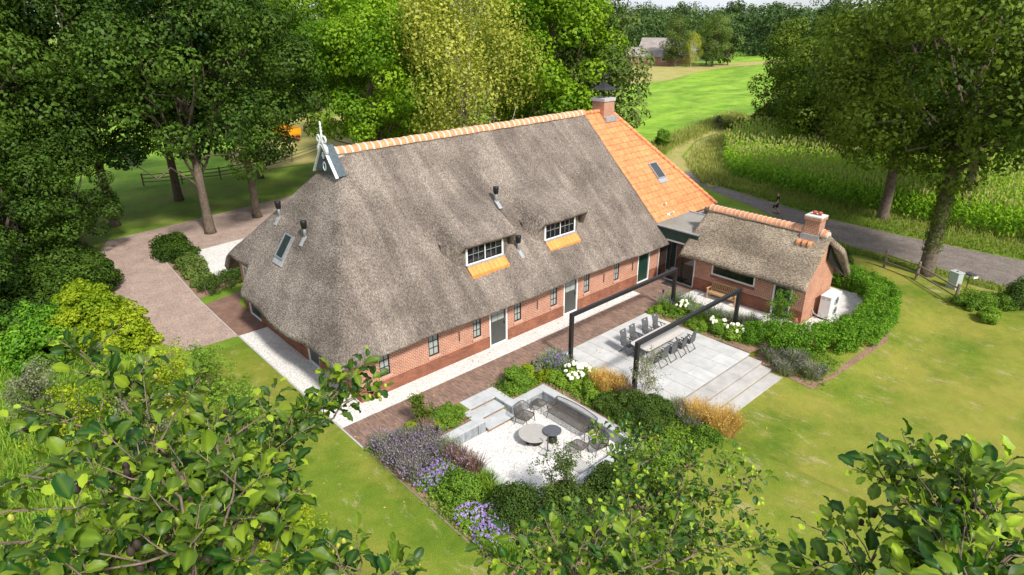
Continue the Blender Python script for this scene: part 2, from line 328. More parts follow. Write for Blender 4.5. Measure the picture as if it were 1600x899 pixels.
# foliage
M['oak_shaded'] = leafmat('oak_leaves_shaded', (0.01, 0.034, 0.005), (0.095, 0.17, 0.02), 0.5, 0.24)  # darker oak green: cloud shade over the left trees is put into the colour
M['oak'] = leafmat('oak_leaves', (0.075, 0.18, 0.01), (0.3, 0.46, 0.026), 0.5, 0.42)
M['birch'] = leafmat('birch_leaves', (0.25, 0.285, 0.045), (0.62, 0.62, 0.12), 0.5, 0.42)
M['greygreen'] = leafmat('grey_green_leaves', (0.065, 0.115, 0.024), (0.2, 0.26, 0.06), 0.5, 0.32)
M['olive'] = leafmat('olive_leaves', (0.03, 0.066, 0.008), (0.2, 0.275, 0.03), 0.5, 0.34)
M['alder'] = leafmat('alder_leaves', (0.018, 0.075, 0.012), (0.4, 0.54, 0.035), 0.42, 0.38, 0.28)
M['far'] = leafmat('far_leaves', (0.04, 0.078, 0.025), (0.13, 0.195, 0.055), 0.6, 0.2)
M['lime'] = leafmat('lime_leaves', (0.16, 0.26, 0.012), (0.46, 0.52, 0.03), 0.5, 0.42)
M['hedge'] = leafmat('hedge_leaves', (0.065, 0.18, 0.014), (0.24, 0.45, 0.035), 0.45, 0.36)
M['yew'] = leafmat('yew_needles', (0.026, 0.062, 0.012), (0.11, 0.175, 0.026), 0.5, 0.22)
M['shrub'] = leafmat('shrub_leaves', (0.075, 0.17, 0.018), (0.24, 0.38, 0.045), 0.5, 0.35)
M['perennial'] = leafmat('perennial_leaves', (0.11, 0.22, 0.02), (0.3, 0.45, 0.05), 0.5, 0.35)
M['sage'] = leafmat('sage_leaves', (0.14, 0.165, 0.09), (0.31, 0.33, 0.19), 0.6, 0.3)
M['lilac'] = leafmat('lilac_flowers', (0.17, 0.13, 0.21), (0.40, 0.31, 0.44), 0.6, 0.3)
M['violet'] = leafmat('violet_flowers', (0.22, 0.15, 0.4), (0.44, 0.33, 0.64), 0.6, 0.3)
M['cream'] = plain('cream_flowers', (0.80, 0.77, 0.60), 0.8, var=0.15, scale=30)
M['straw'] = leafmat('golden_grass', (0.45, 0.28, 0.08), (0.8, 0.55, 0.2), 0.6, 0.4)
M['redgrass'] = leafmat('red_grass', (0.15, 0.09, 0.06), (0.32, 0.20, 0.15), 0.6, 0.3)
M['corn'] = leafmat('maize_leaves', (0.11, 0.27, 0.012), (0.4, 0.6, 0.045), 0.45, 0.4)
M['tassel'] = leafmat('maize_tassels', (0.42, 0.42, 0.14), (0.58, 0.55, 0.22), 0.6, 0.35)
M['verge'] = leafmat('verge_grass', (0.14, 0.21, 0.022), (0.4, 0.4, 0.12), 0.6, 0.35)
M['cone'] = plain('alder_cones', (0.03, 0.018, 0.012), 0.8)
M['catkin'] = plain('green_cones', (0.34, 0.36, 0.05), 0.6)
# ================================================================ the ground
def smooth(t): t = np.clip(t, 0, 1); return t*t*(3-2*t)
def T(x, y):
    x = np.asarray(x, float); y = np.asarray(y, float)
    z = -0.385*smooth((x-9.3)/0.7)*smooth((-7.6-y)/1.3)*(1-smooth((x-15.9)/1.6)*smooth((y+14.5)/2.5))
    z = z*(1-smooth((x-27)/3)) - 0.2*smooth((x-27)/3)
    pit = ((x > 1.05) & (x < 6.5) & (y > -9.85) & (y < -4.45)) | ((x > 3.0) & (x < 4.5) & (y > -4.6) & (y < -3.5))
    return np.where(pit, -0.75, z)
def Tz(x, y): return float(T(x, y))
def sheet(name, poly, z, mat, kind='structure', label=None):
    mb = MB(); mb.add([(p[0], p[1], z) for p in poly], [tuple(range(len(poly)))]); me = mb.mesh(name, mat)
    a = sum(poly[i][0]*poly[(i+1) % len(poly)][1] - poly[(i+1) % len(poly)][0]*poly[i][1] for i in range(len(poly)))
    if a < 0: me.flip_normals()
    o = link(name, me); return tag(o, label, None, None, kind)
def px_poly(pts, z): return [tuple(onZ(*p, z)[:2]) for p in pts]

def ground():
    near = np.arange(-60, 60.01, 1.0)
    extra_x = [0.95, 1.04, 1.1, 2.95, 2.99, 3.05, 4.4, 4.52, 4.6, 6.45, 6.52, 6.6, 8.5, 9.25, 9.75]
    extra_y = [-9.95, -9.86, -9.8, -4.7, -4.62, -4.5, -4.44, -4.35, -3.6, -3.52, -3.45, -8.9, -9.25, -9.5, -9.75, -10.1]
    far = [-1500, -900, -500, -300, -200, -140, -100, -75]
    xs = np.array(sorted(far + list(near) + extra_x + [75, 100, 140, 200, 300, 500, 900, 1500]))
    ys = np.array(sorted(far + list(near) + extra_y + [75, 100, 140, 200, 300, 500, 900, 1500]))
    X, Y = np.meshgrid(xs, ys, indexing='ij'); Z = T(X, Y)
    V = np.stack([X, Y, Z], -1).reshape(-1, 3); ny = len(ys)
    i, j = np.meshgrid(np.arange(len(xs)-1), np.arange(ny-1), indexing='ij'); a = (i*ny+j).ravel()
    F = np.stack([a, a+ny, a+ny+1, a+1], -1)
    cx = V[F].mean(1); mi = np.where((cx[:, 0] < 34) & (cx[:, 1] < 9.5) | (cx[:, 0] > 9) & (cx[:, 0] < 34) & (cx[:, 1] < 12), 0, 1)
    o = link('ground', np_mesh('ground', V, F, [M['lawn'], M['grass_shade']], True, mi=mi)); tag(o, kind='structure')
ground()
# hard surfaces
sheet('gravel_strip', [(-1.53, -1.08), (17.95, -1.08), (17.95, -0.02), (0, -0.02), (0, 9.85), (-1.53, 9.85)], 0.008, M['gravel'])
sheet('brick_path', [(-1.56, -2.86), (20.88, -2.86), (20.88, -0.03), (17.95, -0.03), (17.95, -1.08), (-1.56, -1.08)], 0.008, M['path'])
sheet('brick_forecourt', [(-1.6, 9.85), (0.0, 9.85), (0.0, 13.9), (0.9, 15.7), (-1.6, 15.1)], 0.008, M['pave_brown'])
sheet('driveway', [(-1.6, 9.85), (-1.55, 16.0), (-1.05, 24.4), (0.7, 24.95), (4.2, 25.3), (16.0, 27.0), (30.0, 30.0), (30, 37), (11.5, 34.2), (3.3, 32.8), (-3.0, 31.8), (-5.0, 27), (-5.4, 20), (-6.0, 14.5), (-4.0, 10.0)], 0.006, M['drive'])
sheet('gravel_court', [(0.35, 18.9), (2.7, 19.5), (5.0, 19.8), (9, 20), (9, 25.7), (3.8, 25.25), (0.7, 24.9)], 0.012, M['gravel'])
sheet('hedge_bed_soil', [(-1.5, 16.1), (1.5, 17.2), (1.5, 18.8), (0.3, 18.85), (0.7, 24.9), (-0.9, 27.5), (-1.05, 24.4)], 0.010, M['soil'])
sheet('lounge_gravel', [(1.1, -9.8), (6.4, -9.8), (6.4, -4.55), (1.1, -4.55)], -0.5, M['gravel'])
sheet('planting_soil', [(-1.5, -2.92), (2.62, -2.92), (2.62, -4.2), (0.8, -4.2), (0.8, -9.9), (6.72, -9.9), (6.72, -4.28), (4.95, -4.28), (4.95, -2.92), (9.28, -2.92), (9.28, -9.1), (9.9, -9.2), (9.5, -11.6), (5.0, -12.2), (1.0, -12.4), (-1.45, -12.2)], 0.006, M['soil'])
sheet('planting_soil', [(16.08, -2.9), (19.2, -2.9), (19.2, -9.0), (17.4, -9.3), (16.08, -9.1)], 0.006, M['soil'])
sheet('terrace_gravel', [(19.2, -2.9), (20.88, -2.9), (20.88, -9.35), (24.2, -9.35), (24.2, -8), (27, -8), (27.2, -9.8), (25.5, -11.2), (22.5, -11.5), (20, -11), (18.6, -9.9), (19.2, -8.9)], 0.005, M['gravel'])
mb = MB(); mb.add([(p[0], p[1], Tz(*p)+0.02) for p in [(15.95, -9.15), (17.4, -9.3), (18.6, -9.9), (20, -11.2), (22.5, -11.6), (25.5, -11.0), (26.5, -11.8), (22.5, -13.1), (17.2, -12.8), (15.7, -12.4), (15.9, -11)]], [tuple(range(10, -1, -1))])
me = mb.mesh('planting_soil', M['soil']); me.flip_normals(); tag(link('planting_soil', me), kind='structure')
# road, verge track, fields
ZR = -0.185
road_near = [(36.0, -60), (35.3, -30), (35.2, -16), (35.4, -11), (35.9, -6), (38.0, -0.5), (40.3, 4.5), (42.6, 10), (46.5, 16), (52, 21.5), (62, 25.6), (80, 28.6)]
road_far = [(42.5, -60), (41.4, -30), (41.2, -15), (40.9, -8), (41.2, -2.4), (42.6, 3.8), (44.0, 9), (47.8, 14.6), (53, 19.9), (62.5, 24.2), (80, 27.2)]
sheet('road', road_near[:9] + [(47.8, 14.6)] + road_far[:7][::-1], ZR, M['road'])
sheet('field_track', road_near[8:] + road_far[7:][::-1], ZR-0.002, M['hay'])
sheet('meadow', [(50, 22.5), (62, 27.2), (80, 30), (90, 31), (140, 52), (200, 74), (255, 90), (330, 118), (330, 190), (150, 190), (108, 78), (113, 73), (60, 40), (40, 30), (44, 20)], -0.17, M['meadow'])
sheet('hay_strip', [(112, 73), (122, 71), (150, 79), (166, 81), (186, 78), (202, 78), (205, 84), (170, 92), (150, 112), (120, 86)], -0.13, M['hay'])
sheet('hay_verge', [(43.2, 10.2), (45.4, 9), (50.5, 14), (58, 19), (70, 24), (82, 25), (82, 27), (62.5, 23.8), (53, 19.5), (47.8, 14.2)], -0.178, M['hay'])
sheet('meadow', [(-80, 48), (4, 47), (14, 46), (22, 51), (30, 70), (40, 120), (-100, 140)], 0.02, M['meadow'])
sheet('hay_yard', [(13, 46.5), (20, 46), (34, 50), (40, 75), (28, 80), (20, 66), (14, 55)], 0.024, M['hay'])
# edging stones
def kerb(name, pts, w=0.1, h=0.07, mat='concrete'):
    m_ = MB()
    for a, b in zip(pts[:-1], pts[1:]): m_.bar((a[0], a[1], Tz(*a)+h/2-0.02), (b[0], b[1], Tz(*b)+h/2-0.02), w, h)
    return tag(m_.build(name, M[mat]), kind='structure')
kerb('kerb', [(-1.58, 9.85), (-1.58, -2.8)], 0.06, 0.05)
kerb('kerb', [(-1.56, -2.87), (-1.56, -12.2)], 0.06, 0.04, 'oldwood')
kerb('kerb', [(-1.5, -2.90), (2.5, -2.90)], 0.08, 0.05)
kerb('kerb', [(-1.62, 10.0), (-1.55, 16.0), (-1.1, 24.4), (-0.9, 27.4)], 0.05, 0.05)

# ---- terrace of large slabs, its steps, the sunken seat pit
pt = thing('terrace', None, None); tag(pt, kind='structure')
MB().box(9.3, 16.02, -9.05, -2.9, -0.5, -0.03).build('bedding', M['step'], pt)
sm = MB().box(0.009, 0.951, 0.009, 1.031, -0.04, 0.012).mesh('slab', M['slab'])
for i in range(7):
    off = 0.0 if i % 2 else -0.52
    j = 0
    ys_ = [-9.12]; y = -9.12 + (1.04 if i % 2 else 0.52)
    while y < -2.95: ys_.append(y); y += 1.04
    for k, y0 in enumerate(ys_):
        y1 = ys_[k+1] if k+1 < len(ys_) else -2.88
        o = link('slab', sm, pt, (9.3+i*0.96, y0, 0)); o.scale = (1, (y1-y0)/1.04, 1)
st = thing('terrace_steps', None, None); tag(st, kind='structure')
for lev, (y0, y1) in enumerate([(-9.80, -9.14), (-10.38, -9.84), (-11.0, -10.42)]):
    zt = -0.12*(lev+1)
    MB().box(9.9, 15.95-0.14*lev, y0+0.03, y1+0.06, -0.8, zt-0.055).build('riser', M['step'], st)
    x = 9.9; k = 0
    while x < 15.5-0.14*lev:
        x1 = min(x+2.02, 15.98-0.14*lev); MB().box(x+0.004, x1-0.004, y0, y1+0.03, zt-0.05, zt).build('tread', M['step'], st, bevel=0.008); x = x1; k += 1
lw = thing('sunken_lounge_wall', 'low bluestone retaining wall with flat coping round the sunken gravel seating pit', 'wall', (0, 0, 0))
def coping_run(x0, x1, y0, y1, along, piece=1.0, ztop=0.03, face=True):
    L = (x1-x0) if along == 'x' else (y1-y0); n = max(1, round(L/piece))
    for k in range(n):
        a, b = L*k/n+0.003, L*(k+1)/n-0.003
        if along == 'x':
            MB().box(x0+a, x0+b, y0, y1, ztop-0.07, ztop).build('coping_stone', M['coping'], lw, bevel=0.006)
            if face: MB().box(x0+a+0.004, x0+b-0.004, y0+0.012, y1-0.03, -0.6, ztop-0.074).build('wall_stone', M['bluestone'], lw)
        else:
            MB().box(x0, x1, y0+a, y0+b, ztop-0.07, ztop).build('coping_stone', M['coping'], lw, bevel=0.006)
            if face: MB().box(x0+0.012, x1-0.03, y0+a+0.004, y0+b-0.004, -0.6, ztop-0.074).build('wall_stone', M['bluestone'], lw)
coping_run(0.82, 1.24, -9.9, -4.24, 'y')
coping_run(1.245, 2.62, -4.65, -4.24, 'x', 0.7)
coping_run(2.625, 3.04, -4.65, -3.60, 'y', 1.05)
coping_run(4.47, 4.90, -4.25, -2.86, 'y', 0.7)
coping_run(4.47, 6.29, -4.655, -4.255, 'x', 0.9)
coping_run(6.295, 6.72, -9.9, -4.255, 'y')
coping_run(1.245, 6.29, -9.9, -9.5, 'x')
ls = thing('pit_steps', 'three grey stone steps from the brick path down into the gravel pit', 'steps', (0, 0, 0))
for lev, (y0, y1) in enumerate([(-3.55, -2.86), (-4.17, -3.50), (-4.80, -4.12)]):
    zt = 0.025-0.17*lev
    MB().box(3.045, 4.465, y0, y1, zt-0.06, zt).build('tread', M['coping'], ls, bevel=0.006)
    MB().box(3.05, 4.46, y0+0.045, y1, -0.62, zt-0.065).build('riser', M['teak' if lev == 9 else 'soil'], ls)
# ================================================================ the thatched farmhouse
rng = np.random.default_rng(5)
def vnoise(seed, n=64):
    g = np.random.default_rng(seed).normal(size=(n, n))
    def f(x, y, s):
        x = np.asarray(x)*s + 1000; y = np.asarray(y)*s + 1000; xi = np.floor(x).astype(int); yi = np.floor(y).astype(int)
        fx = x-xi; fy = y-yi; fx = fx*fx*(3-2*fx); fy = fy*fy*(3-2*fy)
        return (g[xi % n, yi % n]*(1-fx)+g[(xi+1) % n, yi % n]*fx)*(1-fy) + (g[xi % n, (yi+1) % n]*(1-fx)+g[(xi+1) % n, (yi+1) % n]*fx)*fy
    return f
vn = vnoise(3)
FS, HS = 0.936, 1.43
def zfront(y): return 2.36 + FS*(y+0.72)
def zhip(x): return 2.2 + HS*(x+1.2)
FRONT = ((0, -FS, 1), 2.36+FS*0.72); HIP = ((-HS, 0, 1), 2.2+HS*1.2)
house = thing('farmhouse', 'large thatched brick farmhouse with orange ridge tiles and two thatched dormers', 'house', (0, 0, 0))

def wall_mesh(mb, ax, c, u0, u1, z0, z1, holes, depth, sgn):
    """wall face in plane ax=c, openings with reveals; outside is towards sgn"""
    us = sorted({u0, u1, *[h[0] for h in holes], *[h[1] for h in holes]}); zs = sorted({z0, z1, *[h[2] for h in holes], *[h[3] for h in holes]})
    def P(u, z, d=0.0): return (c-sgn*d, u, z) if ax == 'x' else (u, c-sgn*d, z)
    for a, b in zip(us[:-1], us[1:]):
        for lo, hi in zip(zs[:-1], zs[1:]):
            mu, mz = (a+b)/2, (lo+hi)/2
            if any(h[0] < mu < h[1] and h[2] < mz < h[3] for h in holes): continue
            if a < u0 or b > u1: continue
            mb.quad(P(a, lo), P(b, lo), P(b, hi), P(a, hi))
    for a, b, lo, hi in holes:
        for q in ((P(a, lo), P(a, hi), P(a, hi, depth), P(a, lo, depth)), (P(b, lo), P(b, lo, depth), P(b, hi, depth), P(b, hi)),
                  (P(a, lo), P(a, lo, depth), P(b, lo, depth), P(b, lo)), (P(a, hi), P(b, hi), P(b, hi, depth), P(a, hi, depth))): mb.quad(*q)
def opening_box(mb, ax, c, sgn, u0, u1, z0, z1, d0, d1, m=0):
    """box from depth d0 to d1 measured inwards"""
    a, b = sorted((c-sgn*d0, c-sgn*d1))
    if ax == 'x': mb.box(a, b, u0, u1, z0, z1, m)
    else: mb.box(u0, u1, a, b, z0, z1, m)
def window(parent, ax, c, sgn, u0, u1, z0, z1, nu, nz, fm='black', gm='glass_pale', fw=0.05, bw=0.03, sill=True, name='window', depth=0.07):
    f = MB()
    for (a, b, lo, hi) in ((u0, u0+fw, z0, z1), (u1-fw, u1, z0, z1), (u0+fw, u1-fw, z0, z0+fw), (u0+fw, u1-fw, z1-fw, z1)): opening_box(f, ax, c, sgn, a, b, lo, hi, 0.01, depth)
    w = f.build(name, M[fm], parent)
    iu, ju, iz, jz = u0+fw, u1-fw, z0+fw, z1-fw
    for i in range(nu):
        for k in range(nz):
            a = iu+(ju-iu)*i/nu; b = iu+(ju-iu)*(i+1)/nu; lo = iz+(jz-iz)*k/nz; hi = iz+(jz-iz)*(k+1)/nz
            p = MB(); opening_box(p, ax, c, sgn, a+0.002, b-0.002, lo+0.002, hi-0.002, depth-0.025, depth-0.015); p.build('pane', M[gm], w)
    for i in range(1, nu):
        a = iu+(ju-iu)*i/nu; p = MB(); opening_box(p, ax, c, sgn, a-bw/2, a+bw/2, iz, jz, 0.02, depth-0.005); p.build('glazing_bar', M[fm], w)
    for k in range(1, nz):
        a = iz+(jz-iz)*k/nz; p = MB(); opening_box(p, ax, c, sgn, iu, ju, a-bw/2, a+bw/2, 0.023, depth-0.008); p.build('glazing_bar', M[fm], w)
    if sill:
        p = MB(); opening_box(p, ax, c, sgn, u0-0.06, u1+0.06, z0-0.13, z0-0.002, -0.06, 0.10); p.build('sill', M['sill'], w)
    return w
def door(parent, ax, c, sgn, u0, u1, z1, leaf='doorgrey', panes=True, fw=0.075, name='door'):
    f = MB()
    for (a, b, lo, hi) in ((u0, u0+fw, 0, z1), (u1-fw, u1, 0, z1), (u0+fw, u1-fw, z1-fw, z1), (u0+fw, u1-fw, 0.0, 0.06)): opening_box(f, ax, c, sgn, a, b, lo, hi, -0.02, 0.09)
    d = f.build(name, M['white'], parent)
    p = MB(); opening_box(p, ax, c, sgn, u0+fw, u1-fw, 0.06, z1-fw, 0.045, 0.09); p.build('door_leaf', M[leaf], d)
    if panes:
        a0, b0 = u0+fw+0.10, u1-fw-0.10; zz0 = 1.30; zz1 = z1-fw-0.10
        for i in range(2):
            for k in range(2):
                p = MB(); opening_box(p, ax, c, sgn, a0+(b0-a0)*i/2+0.012, a0+(b0-a0)*(i+1)/2-0.012, zz0+(zz1-zz0)*k/2+0.012, zz0+(zz1-zz0)*(k+1)/2-0.012, 0.035, 0.046); p.build('pane', M['glass_pale'], d)
    p = MB(); opening_box(p, ax, c, sgn, u1-fw-0.11, u1-fw-0.07, 1.0, 1.14, 0.005, 0.044); p.build('handle', M['black'], d)
    return d

# ---- front wall and left gable wall
WX = [(0.98, 1.50), (3.56, 4.14), (6.16, 6.66), (8.84, 9.32), (11.46, 11.94), (14.10, 14.54), (16.70, 17.14)]
DX = [(7.19, 8.35, 'doorgrey', True), (12.46, 13.56, 'doorgrey', True), (18.92, 20.08, 'green', False)]
holes = [(a, b, 0.85, 1.98) for a, b in WX] + [(a, b, 0.0, 2.12) for a, b, _, _ in DX]
mb = MB(); wall_mesh(mb, 'y', 0.0, 0.0, 21.1, 0.0, 2.75, holes, 0.1, -1); mb.build('front_wall', M['brick'], house)
mb = MB(); us = [0.0] + [v for a, b, _, _ in DX for v in (a-0.003, b+0.003)] + [21.1]
for a, b in zip(us[0::2], us[1::2]): mb.box(a-(0.045 if a == 0 else 0), b, -0.045, 0.02, -0.05, 0.60)
mb.build('plinth', M['plinth'], house)
for a, b in WX: window(house, 'y', 0.0, -1, a, b, 0.85, 1.98, 2, 3)
for a, b, lf, pn in DX: door(house, 'y', 0.0, -1, a, b, 2.12, lf, pn)
for x in (5.3, 10.45, 15.77, 18.4):
    MB().bar((x, -0.03, 1.05), (x, -0.03, 1.55), 0.035, 0.03).build('wall_anchor', M['black'], house)
LD = (3.75, 4.95)
holesL = [(LD[0], LD[1], 0.0, 2.1), (10.55, 12.15, 0.0, 2.9), (6.15, 6.5, 0.98, 1.5), (8.1, 8.45, 0.98, 1.5)]
mb = MB(); wall_mesh(mb, 'x', 0.0, 1.3, 12.6, 0.0, 3.1, holesL, 0.1, -1); wall_mesh(mb, 'x', 0.0, 0.0, 1.3, 0.0, 2.45, [], 0.1, -1); mb.build('gable_wall', M['brick'], house)
mb = MB()
for a, b in ((0.02, LD[0]-0.003), (LD[1]+0.003, 10.547), (12.153, 12.6)): mb.box(-0.045, 0.02, a, b, -0.05, 0.605)
mb.build('plinth', M['plinth'], house)
door(house, 'x', 0.0, -1, LD[0], LD[1], 2.1, 'doorgrey', False)
door(house, 'x', 0.0, -1, 10.55, 12.15, 2.9, 'green', True, name='barn_door')
for a in (6.15, 8.1): window(house, 'x', 0.0, -1, a, a+0.35, 0.98, 1.5, 1, 2, fw=0.03, bw=0.02, gm='glass_dark')
mb = MB(); mb.box(0.02, 27.2, 12.5, 12.6, 0, 3.4); mb.box(21.1, 27.2, 0.85, 0.95, 0, 3.5); mb.box(27.1, 27.2, 0.951, 12.49, 0, 3.5); mb.build('rear_walls', M['brick'], house)

# ---- main thatch
def smin(a, b, k): h = np.clip(0.5+0.5*(b-a)/k, 0, 1); return b*(1-h)+a*h-k*h*(1-h)
def thatch():
    nx, ny = 150, 118
    u = np.linspace(0, 1, nx); y = np.concatenate([np.linspace(-0.72, -0.2, 12)[:-1], np.linspace(-0.2, 9.3, 68)[:-1], np.linspace(9.3, 10.7, 18)[:-1], np.linspace(10.7, 14.32, 24)])
    ny = len(y); xl = -1.2 + 0.9*smooth((y-9.75)/0.7) + 0.08*np.sin(y*0.9)
    dy = np.clip(0.65-(y+0.72), 0, 0.65); xl += 0.65-np.sqrt(0.65**2-dy**2+1e-9)
    uu = np.where(u < 0.5, u*0.6, 0.3+(u-0.5)*1.4)
    X = xl[None, :] + uu[:, None]*(21.02-xl[None, :]); Y = np.repeat(y[None, :], nx, 0)
    yy = Y + 0.05*np.sin(X*0.55)*np.clip(1-(Y+0.72)/1.0, 0, 1)
    zf = zfront(Y); zb = zfront(13.6-Y); zh = zhip(X)
    Z = smin(smin(zf, zb, 0.25), zh, 0.5)
    Z = Z + 0.03*vn(X, Y, 0.3) + 0.014*vn(X+50, Y, 1.1) + 0.012*vn(X, Y+30, 4.0)
    e = np.minimum(np.minimum(Y+0.72, 14.32-Y), X-xl[None, :]); Z -= 0.08*np.clip(1-e/0.25, 0, 1)**2
    Z += 0.10*np.exp(-((Y-6.8)/0.5)**2)*smooth((X-2.6)/0.8)*0
    V = np.stack([X, yy, Z], -1).reshape(-1, 3)
    i, j = np.meshgrid(np.arange(nx-1), np.arange(ny-1), indexing='ij'); a = (i*ny+j).ravel(); F = np.stack([a, a+ny, a+ny+1, a+1], -1)
    o = link('thatched_roof', np_mesh('thatched_roof', V, F, M['thatch'], True), house)
    s = o.modifiers.new('thick', 'SOLIDIFY'); s.thickness = 0.31; s.offset = -1; return o
roof = thatch()
ZR0 = 9.30
# ridge tiles on a mortar bed
ht = MB(); n = 12
for i in range(n):
    t0, t1 = math.pi*(i/n)*0.94+0.09, math.pi*((i+1)/n)*0.94+0.09
    def rp(x, r, t): return (x, r*math.cos(t), r*math.sin(t)*0.95)
    for xa, xb, ra, rb in ((0, 0.30, 0.335, 0.35),): ht.quad(rp(xa, ra, t0), rp(xb, rb, t0), rp(xb, rb, t1), rp(xa, ra, t1))
    ht.quad(rp(0.30, 0.35, t0), rp(0.30, 0.31, t0), rp(0.30, 0.31, t1), rp(0.30, 0.35, t1)); ht.quad(rp(0, 0.30, t0), rp(0, 0.335, t0), rp(0, 0.335, t1), rp(0, 0.30, t1))
tile_me = ht.mesh('ridge_tile', M['ridge'], True)
jm = MB()
for i in range(n):
    t0, t1 = math.pi*(i/n)*0.94+0.09, math.pi*((i+1)/n)*0.94+0.09
    jm.quad(rp(-0.045, 0.345, t0), rp(0.045, 0.362, t0), rp(0.045, 0.362, t1), rp(-0.045, 0.345, t1))
    jm.quad(rp(0.045, 0.362, t0), rp(0.045, 0.30, t0), rp(0.045, 0.30, t1), rp(0.045, 0.362, t1))
joint_me = jm.mesh('mortar_joint', M['mortar'], True)
STEP = 0.392
for k in range(46):
    x = 3.10+k*STEP
    if x > 20.8: break
    zz = ZR0-0.13+0.012*math.sin(k*1.7)
    o = link('ridge_tile', tile_me, roof, (x+0.05, 6.8, zz)); o.rotation_euler = (0, rng.normal(0, 0.01), rng.normal(0, 0.012))
    link('mortar_joint', joint_me, roof, (x+0.01, 6.8, zz+0.002))
MB().tube([(3.05, 6.8, 9.12), (20.85, 6.8, 9.12)], 0.27, 14).build('mortar_bed', M['mortar'], roof)
# owl board at the ridge end
ob = MB(); xb = 2.92
ob.add([(xb, 5.75, 8.40), (xb, 7.85, 8.40), (xb, 6.8, 9.66), (xb+0.06, 5.75, 8.40), (xb+0.06, 7.85, 8.40), (xb+0.06, 6.8, 9.66)], [(0, 2, 1), (3, 4, 5), (0, 1, 4, 3), (1, 2, 5, 4), (2, 0, 3, 5)])
owl = ob.build('owl_board', M['board'], house)
for s in (-1, 1):
    b = MB(); b.bar((xb-0.03, 6.8+s*1.16, 8.28), (xb-0.03, 6.8+s*0.06, 9.70), 0.05, 0.15, side=(1, 0, 0)); b.build('white_trim', M['oldwhite'], owl)
    b = MB(); b.bar((xb+0.25, 6.8+s*1.18, 8.34), (xb+0.25, 6.8+s*0.10, 9.66), 0.42, 0.035, side=(0, s, 1)); b.build('side_board', M['board'], owl)
    c = MB(); pts = []
    for i in range(13):
        t = i/12*1.75*math.pi; r = 0.18*(1-0.35*i/12); pts.append((xb-0.02, 6.8+s*(0.30-r*math.cos(t)*0.9), 9.95+r*math.sin(t)))
    c.tube([(xb-0.02, 6.8+s*0.42, 9.3), (xb-0.02, 6.8+s*0.38, 9.55), (xb-0.02, 6.8+s*0.13, 9.85)]+pts, [0.09, 0.1, 0.07]+[0.05]*13, 6); c.build('scroll', M['oldwhite'], owl, smooth=True)
MB().lathe([(0.07, 9.6), (0.085, 9.9), (0.05, 10.05), (0.06, 10.18), (0.035, 10.25), (0.075, 10.33), (0.035, 10.42), (0.06, 10.5), (0.03, 10.58), (0.055, 10.66), (0.02, 10.78)], (xb, 6.8, 0), 10).build('finial', M['oldwhite'], owl, smooth=True)
c = MB(); c.tube([(xb-0.025, 6.8+0.13*math.cos(t), 8.68+0.2*math.sin(t)) for t in np.linspace(0, 2*math.pi, 17)], 0.03, 6); c.build('owl_hole_rim', M['oldwhite'], owl, smooth=True)
MB().tube([(xb-0.002, 6.8, 8.68), (xb-0.012, 6.8, 8.68)], 0.1, 12).build('owl_hole', M['black'], owl)
c = MB(); c.bar((xb-0.03, 6.8, 9.35), (xb-0.03, 6.8, 9.05), 0.05, 0.12, side=(0, 1, 0)); c.bar((xb-0.035, 6.68, 9.18), (xb-0.035, 6.92, 9.18), 0.05, 0.06); c.build('white_ornament', M['oldwhite'], owl)

